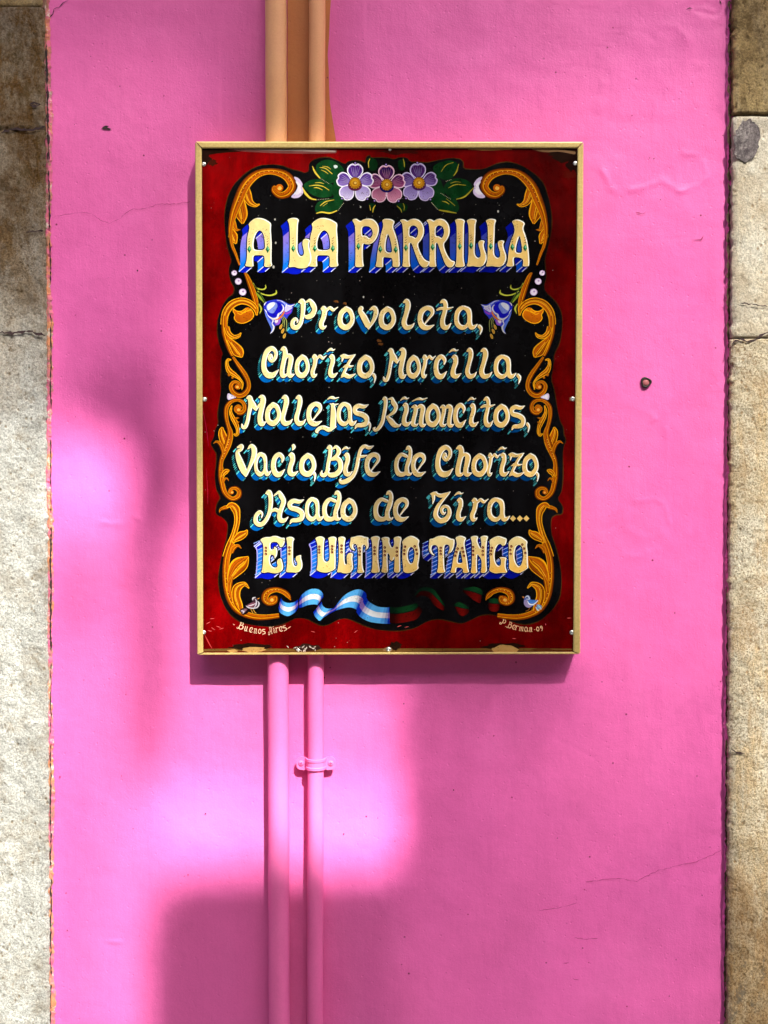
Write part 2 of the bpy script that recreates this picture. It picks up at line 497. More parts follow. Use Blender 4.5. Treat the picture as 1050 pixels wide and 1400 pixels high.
def stone(name, x0, x1, y0, y1, mat, parent, seed, depth, edge_side, rough=1.0, bulge=0.0):
    top = vnoise(4, 2000, (2, 6), seed + 50)[1]
    def hf(h, w, ys, xs):
        H = (vnoise(h, w, (24, 16), seed) * 0.0016 + vnoise(h, w, (9, 7), seed + 1) * 0.0011 + vnoise(h, w, (3.5, 3), seed + 2) * 0.0007 + vnoise(h, w, (1.6, 1.5), seed + 3) * 0.00035) * rough
        yy = np.minimum(ys - y0, y1 - ys)[:, None]
        H -= 0.002 * np.exp(-(yy / 2.0) ** 2)
        if edge_side == 'R': xx = (xs[-1] - xs)[None, :]
        else: xx = (xs - xs[0])[None, :]
        H -= 0.004 * np.exp(-(xx / 3.0) ** 2)
        return H
    def ed(i, j, w, h, y):
        n = top[int(y - y0 + 10) % 1900] * 1.8 + top[int((y - y0) * 4) % 1900] * 0.6
        slant = (-525 + (73 if edge_side == 'R' else 990)) * 0
        k = i / (w - 1)
        if edge_side == 'R': return k * (n + (y - 700) / 1400 * 8)
        return (1 - k) * (n - (y - 700) / 1400 * 7)
    return heightfield(name, x0, x1, y0, y1, 2.0, hf, mat, parent, depth, 0.05, ed)

lp = empty('stone_pilaster', (-0.62, -0.01, -1.5), label='weathered limestone pilaster at the left edge of the pink wall', category='pilaster', group='stone pilasters beside the pink wall')
stone('stone_block', -60, 63, -160, 7.5, M_STONE['tan'], lp, 10, 0.0075, 'R')
stone('stone_block', -60, 65, 9, 176.2, M_STONE['pale'], lp, 20, 0.009, 'R', 1.2)
stone('stone_block', -60, 65, 177.2, 1500, M_STONE['pale'], lp, 40, 0.0088, 'R', 1.2)
slab('pilaster_core', -4.0, -0.530, -1.5, 4.2, 0.0015, 0.05, M_SEAM, lp)
rp = empty('stone_pilaster', (0.62, -0.01, -1.5), label='cream and ochre limestone pilaster at the right edge of the pink wall', category='pilaster', group='stone pilasters beside the pink wall')
stone('stone_block', 1000, 1120, -160, 155, M_STONE['tan'], rp, 60, 0.020, 'L', 0.8)
stone('stone_block', 1000, 1120, 159, 461, M_STONE['cream'], rp, 70, 0.020, 'L', 0.8)
stone('stone_block', 999, 1120, 463.2, 1500, M_STONE['ochre'], rp, 80, 0.020, 'L', 1.1)
slab('pilaster_core', 0.5435, 4.0, -1.5, 4.2, 0.0015, 0.05, M_SEAM, rp)
# cracks and marks on the stones
strip([(1000, 472), (1004, 468), (1012, 463), (1022, 467), (1033, 464), (1040, 459), (1056, 452)], 3.0, 0.0230, M_CRACK, 'crack', rp, 0.8)
strip([(1012, 414), (1030, 416), (1055, 420)], 1.6, 0.0230, M_CRACK, 'crack', rp, 0.8)
strip([(998, 1023), (1006, 1028), (1018, 1030)], 2.4, 0.0230, M_CRACK, 'crack', rp, 0.8)
strip([(0, 181), (20, 176), (40, 178), (62, 173)], 3.0, 0.0115, M_CRACK, 'crack', lp, 1.0)
strip([(35, 317), (60, 315)], 2.4, 0.0115, M_CRACK, 'crack', lp, 0.7)
strip([(41, 142), (47, 140), (54, 143), (48, 146), (41, 144)], 3.0, 0.0125, M_CRACK, 'chip_mark', lp, 0.7)
strip([(0, 454), (20, 456), (40, 452), (62, 460)], 3.5, 0.0115, M_CRACK, 'crack', lp, 1.5)
V = []
for k in range(40):
    an = k / 40 * 2 * math.pi
    V.append(P(1021 + 18 * math.cos(an) * random.uniform(0.88, 1.08), 192 + 29 * math.sin(an) * random.uniform(0.90, 1.08) - 4 * math.cos(an), 0.0232))
mesh_obj('lichen_patch', V, [tuple(range(40))], M_LICHEN, rp)
# ragged mortar joints between stone and plaster
def joint(name, xa, xb, w, mat, parent, d, amp, seed, y0=-120, y1=1520, step=4):
    r = np.random.RandomState(seed)
    V = []; F = []; i = 0
    y = y0
    while y < y1:
        x = xa + (xb - xa) * y / 1400 + 1.3 * math.sin(y * 0.021 + seed) + 0.9 * math.sin(y * 0.067 + seed)
        a = x - w / 2 + r.uniform(-amp, amp) * 0.6; b = x + w / 2 + r.uniform(-amp, amp)
        V += [P(a, y, d - 0.003), P((a + b) / 2, y + r.uniform(-1, 1), d + r.uniform(0, 0.0016)), P(b, y, d - 0.0035)]
        if i:
            o = 3 * i
            F += [(o - 3, o, o + 1, o - 2), (o - 2, o + 1, o + 2, o - 1)]
        i += 1; y += step * r.uniform(0.5, 1.5)
    return mesh_obj(name, V, F, mat, parent)
joint('mortar_joint', 64.5, 68.5, 11, M_MORTAR, lp, 0.0040, 1.4, 4)
for (a, b, w) in [(60, 230, 3.2), (232, 320, 2.2), (325, 390, 1.6), (430, 560, 1.8), (600, 700, 1.4), (720, 900, 2.6), (905, 1010, 1.2), (1015, 1190, 2.0), (1200, 1340, 1.8), (1345, 1440, 1.6)]:
    strip([(62.5 + (69.5 - 62.5) * min(1, yy / 400.0) + random.uniform(-0.8, 0.8), yy) for yy in range(a, b, 9)], w, 0.0052, M_CRACK, 'crack', lp, 0.3)
joint('mortar_joint', 998.5, 993.0, 8, M_PINK, rp, 0.0048, 2.0, 9)
strip([(998 - (998 - 991.5) * yy / 1400 + random.uniform(-1.4, 1.4), yy) for yy in range(0, 480, 7)], 4.0, 0.0075, M_SEAM, 'crack', rp, 0.5)
for (a, b, w) in [(486, 640, 2.2), (660, 790, 1.6), (800, 990, 2.0), (1010, 1180, 3.0), (1190, 1400, 3.4)]:
    strip([(998 - (998 - 991.5) * yy / 1400 + random.uniform(-1.0, 1.0), yy) for yy in range(a, b, 7)], w, 0.0075, M_SEAM, 'crack', rp, 0.5)

# ------------------------------------------------------------------ pipes
def tube(name, r, xa, xb, ya, yb, mats, dc, split, **kw):
    """vertical pipe; split rows where paint changes"""
    V = []; F = []; mi = []
    N = 40
    rows = sorted(set([ya, yb, split] + list(np.arange(ya, yb, 12.0))))
    for k, y in enumerate(rows):
        x = xa + (xb - xa) * (y / 1400)
        c = P(x, y, dc)
        wob = 0.00025 * math.sin(y * 0.013) + 0.0002 * math.sin(y * 0.051)
        for i in range(N):
            a = 2 * math.pi * i / N
            V.append((c[0] + wob + r * math.cos(a), c[1] + r * math.sin(a), c[2]))
        if k:
            for i in range(N):
                j = (i + 1) % N
                F.append(((k - 1) * N + i, (k - 1) * N + j, k * N + j, k * N + i))
                mi.append(0 if y <= split else 1)
    return mesh_obj(name, V, F, mats, None, smooth=True, mi=mi, **kw)
tube('wall_pipe', 0.0166, 377.0, 382.0, -120, 1520, [M_PEACH, M_PIPE], 0.0175, 400,
     label='thicker left pipe, peach above the sign and pink below it', category='pipe', group='vertical pipes behind the menu sign')
tube('wall_pipe', 0.0127, 433.5, 430.8, -120, 1520, [M_PEACH, M_PIPE], 0.0150, 400,
     label='thinner right pipe held by a bracket, peach above the sign', category='pipe', group='vertical pipes behind the menu sign')

# saddle clamp on the thinner pipe
cc = P(432, 1045, 0.0)
clamp = empty('pipe_clamp', cc, label='pink painted metal saddle clamp holding the thinner pipe to the wall', category='pipe clamp')
r_c = 0.0127 + 0.0003
TAB = 0.0128
pc = P(431.8, 1045, 0.0150)
x0, yc = pc[0], -0.0150
zc = P(431.8, 1045, 0.02)[2]
rad = r_c + 0.0017
arc = [(math.cos(a) * rad, yc - math.sin(a) * rad, 1) for a in [math.pi * 0.96 - k * math.pi * 0.92 / 16 for k in range(17)]]
tabs = [(-0.0305, -TAB), (-0.0300, -TAB), (-0.0285, -TAB), (-0.026, -TAB), (-0.022, -TAB), (-0.0175, -TAB - 0.0004)]
line = [(a, b, 0) for a, b in tabs] + arc + [(-a, b, 0) for a, b in tabs[::-1]]
endk = {0.0305: 0.35, 0.0300: 0.55, 0.0285: 0.78, 0.026: 0.95}
V = []; F = []
hw = 0.0104
prof = [(-1.0, 0.0), (-0.93, 0.0010), (-0.52, 0.0011), (-0.40, 0.0001), (0.40, 0.0001), (0.52, 0.0011), (0.93, 0.0010), (1.0, 0.0)]
nl = len(line); np_ = len(prof)
for i, (a, b, k) in enumerate(line):
    pa = line[max(i - 1, 0)]; pb = line[min(i + 1, nl - 1)]
    t = Vector((pb[0] - pa[0], pb[1] - pa[1])).normalized()
    n = Vector((t.y, -t.x))
    if (n.y > 0 and not k) or (k and n.dot(Vector((a, b - yc))) < 0): n = -n
    e = endk.get(abs(a), 1.0) * hw * (0.86 if k else 1.0)
    for (dz, up) in prof:
        u = up if k else 0.0
        V.append((x0 + a + n.x * u, b + n.y * u, zc + dz * e))
for i in range(nl - 1):
    for k in range(np_ - 1):
        F.append((i * np_ + k, (i + 1) * np_ + k, (i + 1) * np_ + k + 1, i * np_ + k + 1))
nb = len(V)
for i, (a, b, k) in enumerate(line):
    e = endk.get(abs(a), 1.0) * hw * (0.86 if k else 1.0)
    s_ = 0.0016
    V.append((x0 + a * (0.93 if k else 1), b + s_, zc - e)); V.append((x0 + a * (0.93 if k else 1), b + s_, zc + e))
for i in range(nl - 1):
    F.append((i * np_, nb + 2 * i, nb + 2 * i + 2, (i + 1) * np_))
    F.append(((i + 1) * np_ + np_ - 1, nb + 2 * i + 3, nb + 2 * i + 1, i * np_ + np_ - 1))
F.append(tuple(range(np_)) + (nb + 1, nb)); F.append(tuple((nl - 1) * np_ + k for k in range(np_)) + (nb + 2 * nl - 1, nb + 2 * nl - 2))
mesh_obj('band', V, F, M_PIPE, clamp)
for sx in (-1, 1):
    V = []; F = []
    for k, yy_ in enumerate((0.0, -TAB + 0.0012)):
        for i in range(16):
            a = 2 * math.pi * i / 16
            V.append((x0 + sx * 0.0235 + 0.0058 * math.cos(a), yy_, zc + 0.0085 * math.sin(a)))
    F = [(i, (i + 1) % 16, 16 + (i + 1) % 16, 16 + i) for i in range(16)]
    mesh_obj('spacer', V, F, M_PIPE, clamp, smooth=True)
def screw(name, cx, cz, y, r, mat, parent, slot=True, dome=0.5, hole=False, **kw):
    V = []; F = []; N = 18
    rings = [(1.0, 0.0), (1.0, 0.25), (0.85, 0.5), (0.5, 0.72)] + ([(0.36, 0.74), (0.30, 0.2), (0.0, 0.1)] if hole else [(0.0, 0.8)])
    for (rr, hh) in rings:
        for i in range(N):
            a = 2 * math.pi * i / N
            V.append((cx + r * rr * math.cos(a), y - r * dome * hh, cz + r * rr * math.sin(a)))
    for k in range(len(rings) - 1):
        for i in range(N):
            j = (i + 1) % N
            F.append((k * N + i, k * N + j, (k + 1) * N + j, (k + 1) * N + i))
    o = mesh_obj(name, V, F, mat, parent, smooth=True, **kw)
    if slot:
        an = random.uniform(0, 3.14)
        V2 = []; F2 = []
        for q in range(2):
            ca, sa = math.cos(an + q * math.pi / 2), math.sin(an + q * math.pi / 2)
            o2 = len(V2)
            for (s, t) in ((-0.55, -0.09), (0.55, -0.09), (0.55, 0.09), (-0.55, 0.09)):
                V2.append((cx + r * (s * ca - t * sa), y - r * dome * 0.83 - 0.00002 * q, cz + r * (s * sa + t * ca)))
            F2.append((o2, o2 + 1, o2 + 2, o2 + 3))
        mesh_obj('screw_slot', V2, F2, M_CRACKP, o)
    return o
for sx in (-1, 1):
    screw('screw', x0 + sx * 0.0232, zc, -TAB - 0.0001, 0.0044, M_PIPE, clamp)

# plugged hole on the right of the wall
pc = P(882.5, 523, 0.0)
plug = empty('wall_plug', pc, label='small round pink plug with a black rim in the wall right of the sign', category='wall plug')
V = []; F = []; N = 20
for (rr, yy) in ((0.0082, -0.0012), (0.0084, -0.0045), (0.0068, -0.0062), (0.0055, -0.0052), (0.0050, -0.0020)):
    for i in range(N):
        a = 2 * math.pi * i / N
        w = 1 + 0.10 * math.sin(3 * a + 1) + random.uniform(-0.04, 0.04)
        V.append((pc[0] + rr * w * math.cos(a), yy, pc[2] + rr * w * math.sin(a)))
for k in range(4):
    for i in range(N):
        j = (i + 1) % N
        F.append((k * N + i, k * N + j, (k + 1) * N + j, (k + 1) * N + i))
mesh_obj('rim', V, F, m_simple('black_rubber', (0.02, 0.014, 0.014), 0.6), plug, smooth=True)
screw('plug_cap', pc[0], pc[2], -0.0022, 0.0056, m_simple('dusty_pink_cap', (0.50, 0.14, 0.16), 0.6), plug, slot=False, dome=0.6)

# ------------------------------------------------------------------ the sign
D_FR = 0.046        # front of the frame
D_PN = 0.0425       # painted face
sign = empty('menu_sign', P(532, 895, 0.02), label='hand painted menu board in a thin gold frame hanging over the pipes', category='sign')
# frame corners in photograph pixels (outer, inner)
FO = [(266.5, 193.0), (798.0, 193.5), (793.5, 894.5), (269.5, 895.5)]
FI = [(275.5, 202.3), (789.8, 202.0), (784.0, 891.5), (277.5, 892.7)]
def rail(a, b):
    o0, o1, i0, i1 = FO[a], FO[b], FI[a], FI[b]
    g = 0.95
    def lerp(p, q, t): return (p[0] + (q[0] - p[0]) * t, p[1] + (q[1] - p[1]) * t)
    L = math.hypot(o1[0] - o0[0], o1[1] - o0[1])
    t0 = g / L
    o0, o1 = lerp(o0, o1, t0), lerp(o1, o0, t0)
    i0, i1 = lerp(i0, i1, t0), lerp(i1, i0, t0)
    def W(p, d): 
        q = P(p[0], p[1], D_FR)
        return Vector((q[0], -d, q[2]))
    # section: back outer, front outer (rounded), front inner, inner back
    secs = []
    for (o, i) in ((o0, i0), (o1, i1)):
        O = lambda d: W(o, d)
        I = lambda d: W(i, d)
        mid = lambda t, d: W(lerp(o, i, t), d)
        secs.append([O(0.002), O(D_FR - 0.0016), mid(0.10, D_FR - 0.0004), mid(0.2, D_FR), mid(0.82, D_FR), mid(0.93, D_FR - 0.0004), I(D_FR - 0.0012), I(D_PN - 0.001), mid(0.5, D_PN - 0.002), mid(0.3, 0.002)])
    V = secs[0] + secs[1]
    n = len(secs[0])
    F = [(k, (k + 1) % n, n + (k + 1) % n, n + k) for k in range(n)]
    F += [tuple(range(n))[::-1], tuple(range(n, 2 * n))]
    return mesh_obj('frame_rail', V, F, M_FRAME, sign)
for a in range(4):
    rail(a, (a + 1) % 4)

def W(px, py, layer=0.0):
    """point on the painted face, layer in millimetres above it"""
    q = P(px, py, D_PN)
    return (q[0], -D_PN - layer * 0.001, q[2])

class Acc:
    def __init__(s): s.v = []; s.f = []; s.c = []
    def add(s, pts, faces, col, layer):
        """pts photograph pixels; col colour or function(x, y)"""
        o = len(s.v)
        for (x, y) in pts:
            s.v.append(W(x, y, layer))
            s.c.append(col(x, y) if callable(col) else col)
        s.f += [tuple(i + o for i in f) for f in faces]
    def build(s, name, parent, mat, **kw):
        return mesh_obj(name, s.v, s.f, mat, parent, cols=s.c, **kw)

def area(l):
    return 0.5 * sum(l[i - 1][0] * l[i][1] - l[i][0] * l[i - 1][1] for i in range(len(l)))

def cat(pts, n=6, closed=False):
    """Catmull-Rom through tuples of any size"""
    pts = [np.array(p, float) for p in pts]
    out = []
    N = len(pts)
    segs = N if closed else N - 1
    for i in range(segs):
        if closed:
            p0, p1, p2, p3 = pts[i - 1], pts[i], pts[(i + 1) % N], pts[(i + 2) % N]
        else:
            p1, p2 = pts[i], pts[i + 1]
            p0 = pts[i - 1] if i else 2 * p1 - p2
            p3 = pts[i + 2] if i + 2 < N else 2 * p2 - p1
        for k in range(n):
            t = k / n
            out.append(0.5 * ((2 * p1) + (-p0 + p2) * t + (2 * p0 - 5 * p1 + 4 * p2 - p3) * t * t + (-p0 + 3 * p1 - 3 * p2 + p3) * t ** 3))
    if not closed:
        out.append(pts[-1])
    return out

def smooth_loop(l, it=1):
    for _ in range(it):
        o = []
        for i in range(len(l)):
            a, b = l[i], l[(i + 1) % len(l)]
            o.append((a[0] * .78 + b[0] * .22, a[1] * .78 + b[1] * .22))
            o.append((a[0] * .22 + b[0] * .78, a[1] * .22 + b[1] * .78))
        l = o
    return l

def stroke_poly(pts, n=5):
    """polygon of a brush stroke with changing width: pts (x, y, width)"""
    s = cat(pts, n)
    L = []; R = []
    m = len(s)
    for i, p in enumerate(s):
        a = s[max(i - 1, 0)]; b = s[min(i + 1, m - 1)]
        t = np.array([b[0] - a[0], b[1] - a[1]]); t = t / (np.hypot(*t) + 1e-9)
        nn = np.array([-t[1], t[0]]); w = max(p[2], 0.2) / 2
        L.append((p[0] + nn[0] * w, p[1] + nn[1] * w)); R.append((p[0] - nn[0] * w, p[1] - nn[1] * w))
    def cap(p, q, r):
        t = np.array([p[0] - q[0], p[1] - q[1]]); t = t / (np.hypot(*t) + 1e-9)
        ang = math.atan2(t[1], t[0])
        return [(p[0] + r * math.cos(ang + k), p[1] + r * math.sin(ang + k)) for k in (1.05, 0.35, -0.35, -1.05)]
    loop = list(L)
    we = s[-1][2] / 2; ws = s[0][2] / 2
    if we > 0.6: loop += cap(s[-1], s[-2], we)
    loop += R[::-1]
    if ws > 0.6: loop += cap(s[0], s[1], ws)
    return loop

def union(shapes):
    """shapes: list of [outer, hole, ...]; returns verts, tris of their union"""
    verts = []; edges = []; sh = []
    for loops in shapes:
        ls = []
        for k, l in enumerate(loops):
            a = area(l)
            if (k == 0 and a < 0) or (k > 0 and a > 0):
                l = l[::-1]
            o = len(verts)
            verts += [Vector((p[0], p[1])) for p in l]
            edges += [(o + i, o + (i + 1) % len(l)) for i in range(len(l))]
            ls.append(np.array([(p[0], p[1]) for p in l]))
        sh.append(ls)
    r = delaunay_2d_cdt(verts, edges, [], 0, 1e-4)
    v = np.array([(p[0], p[1]) for p in r[0]])
    t = np.array(r[2])
    if len(t) == 0: return v, []
    c = v[t].mean(axis=1)
    keep = np.zeros(len(t), bool)
    for ls in sh:
        wn = np.zeros(len(t), int)
        for l in ls:
            x0, y0 = l[:, 0], l[:, 1]
            x1, y1 = np.roll(x0, -1), np.roll(y0, -1)
            cx, cy = c[:, 0:1], c[:, 1:2]
            isl = (x1 - x0) * (cy - y0) - (cx - x0) * (y1 - y0)
            wn += ((y0 <= cy) & (y1 > cy) & (isl > 0)).sum(1) - ((y0 > cy) & (y1 <= cy) & (isl < 0)).sum(1)
        keep |= wn != 0
    t = t[keep]
    a = v[t]
    ar = (a[:, 1, 0] - a[:, 0, 0]) * (a[:, 2, 1] - a[:, 0, 1]) - (a[:, 2, 0] - a[:, 0, 0]) * (a[:, 1, 1] - a[:, 0, 1])
    t[ar < 0] = t[ar < 0][:, ::-1]
    return v, [tuple(int(q) for q in x) for x in t[abs(ar) > 1e-7]]

def boundary(v, tris):
    es = set()
    for t in tris:
        for i in range(3): es.add((t[i], t[(i + 1) % 3]))
    nxt = {}
    for (a, b) in es:
        if (b, a) not in es: nxt.setdefault(a, []).append(b)
    loops = []
    while nxt:
        a = next(iter(nxt)); l = []
        cur = a
        while cur in nxt:
            l.append(cur)
            lst = nxt[cur]; nb_ = lst.pop()
            if not lst: del nxt[cur]
            cur = nb_
            if cur == a: break
        if len(l) > 4: loops.append([tuple(v[i]) for i in l])
    return loops

def resample(l, step):
    l = [np.array(p) for p in l]
    out = []; n = len(l)
    d = [np.hypot(*(l[(i + 1) % n] - l[i])) for i in range(n)]
    tot = sum(d)
    k = max(8, int(tot / step))
    i = 0; acc = 0.0
    for s in range(k):
        target = tot * s / k
        while acc + d[i] < target and i < n - 1:
            acc += d[i]; i += 1
        t = (target - acc) / max(d[i], 1e-9)
        out.append(l[i] + (l[(i + 1) % n] - l[i]) * min(1, t))
    return out

def normals(l):
    n = len(l); out = []
    for i in range(n):
        t = l[(i + 1) % n] - l[i - 1]
        t = t / (np.hypot(*t) + 1e-9)
        out.append(np.array([t[1], -t[0]]))
    return out

def quadstrip(acc, A, B, ok, col, layer, zj=0.0):
    n = len(A)
    for i in range(n):
        j = (i + 1) % n
        if ok(i) and ok(j):
            acc.add([A[i], A[j], B[j], B[i]], [(0, 1, 2, 3)], col(i) if callable(col) else col, layer + zj * (i % 5))

def flip_faces_note(): pass

WHITE = (0.86, 0.86, 0.82)
BLACK = (0.004, 0.004, 0.005)

def letter(shapes, parent, shade, style, cream):
    """one painted letter: face, black keyline, white rim; its block shade goes into the shared shade piece"""
    v, t = union(shapes)
    if not t: return
    face = Acc()
    face.add([tuple(p) for p in v], t, cream, 0.36)
    big = style != 'small'
    vv = np.array((-9.3, 8.0)) if big else np.array((-5.0, 5.6))
    ys = v[list({i for q in t for i in q})][:, 1]
    ytop, ybot = ys.min(), ys.max()
    for l in boundary(v, t):
        l = resample(l, 0.9 if not big else 1.1)
        N = normals(l); n = len(l)
        N = [(N[i - 1] + 2 * N[i] + N[(i + 1) % n]) for i in range(n)]
        N = [q / (np.hypot(*q) + 1e-9) for q in N]
        ko = 1.5 if not big else 1.45
        quadstrip(face, [p - q * 0.1 for p, q in zip(l, N)], [p + q * ko for p, q in zip(l, N)], lambda i: True, BLACK, 0.22, 0.006)
        # white rim on the edges that look right and up
        def wd(i):
            k = N[i][0] * 0.92 - N[i][1] * 0.38
            return max(0.0, min(1.0, (k - 0.05) / 0.6)) * (1.25 if big else 1.35) + (0.22 if big else 0.12)
        ws = [wd(i) for i in range(n)]
        quadstrip(face, l, [p - q * w for p, q, w in zip(l, N, ws)], lambda i: ws[i] > 0.05, WHITE, 0.44, 0.004)
        # block shade
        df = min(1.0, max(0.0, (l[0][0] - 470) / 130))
        def kind(i):
            q = (l[(i + 1) % n] - l[i]); q = q / (np.hypot(*q) + 1e-9)
            nn = np.array([q[1], -q[0]])
            f = nn @ vv / np.hypot(*vv)
            if f <= 0.04: return 0
            return 2 if nn[1] > (0.55 if big else 0.42) else 1
        ks = [kind(i) for i in range(n)]
        run = 0
        for i in range(n):
            j = (i + 1) % n
            k = ks[i]
            a, b = l[i], l[j]
            if k == 2:
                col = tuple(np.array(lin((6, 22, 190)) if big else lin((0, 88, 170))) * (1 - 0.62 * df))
                shade.add([a, b, b + vv, a + vv], [(0, 1, 2, 3)], col, 0.06 + 0.006 * (i % 7))
            elif k == 1:
                if big:
                    def cf(x, y):
                        yy = y - 4
                        u = (yy - ytop) / (ybot - ytop)
                        if u < 0.20: return lin((8, 26, 178))
                        u = (u - 0.2) / 0.8
                        c0, c1 = np.array(lin((132, 110, 210))), np.array(lin((10, 110, 225)))
                        if style == 'bottom': c0 = np.array(lin((30, 110, 225)))
                        u = min(1, max(0, u * 1.5 - 0.1))
                        return tuple(c0 * (1 - u) + c1 * u)
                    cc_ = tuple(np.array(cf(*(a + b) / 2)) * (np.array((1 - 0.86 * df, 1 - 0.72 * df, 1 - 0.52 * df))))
                    shade.add([a, b, b + vv, a + vv], [(0, 1, 2, 3)], cc_, 0.05 + 0.005 * (i % 7))
                    if style == 'bottom' and abs(b[1] - a[1]) > 0.5:
                        e = vv * 0.86; f_ = vv
                        shade.add([a + e, b + e, b + f_, a + f_], [(0, 1, 2, 3)], tuple(np.array(lin((168, 150, 235))) * (1 - 0.6 * df)), 0.12)
                        if i % 5 == 0:
                            w_ = np.array((0.0, 0.5))
                            e2 = np.array((-9.3, 4.5))
                            shade.add([a - w_, a + w_, a + e2 + w_, a + e2 - w_], [(0, 1, 2, 3)], lin((140, 170, 245)), 0.13)
                else:
                    shade.add([a, b, b + vv, a + vv], [(0, 1, 2, 3)], (0.004, 0.008, 0.012), 0.04 + 0.004 * (i % 7))
                    if i % 3 == 0:
                        w_ = (b - a) / (np.hypot(*(b - a)) + 1e-9) * 0.50
                        e0, e1 = vv * 0.40, vv * 1.0
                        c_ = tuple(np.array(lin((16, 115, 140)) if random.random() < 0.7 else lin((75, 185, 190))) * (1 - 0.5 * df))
                        shade.add([a + e0 - w_, a + e0 + w_, a + e1 + w_, a + e1 - w_], [(0, 1, 2, 3)], c_, 0.11 + 0.003 * (i % 5))
            # corner lines
            kp = ks[i - 1]
            if kp != k and max(kp, k) == 2:
                w_ = np.array((0.45, 0.5)) * (0.8 if big else 1.0)
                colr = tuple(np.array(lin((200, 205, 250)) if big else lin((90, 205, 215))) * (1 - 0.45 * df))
                shade.add([a - w_, a + w_, a + vv + w_, a + vv - w_], [(0, 1, 2, 3)], colr, 0.16)
    face.build('letter', parent, M_PALE)

def fit(strokes_or_loops, x0, x1, sx0, sx1):
    k = (x1 - x0) / (sx1 - sx0)
    return k

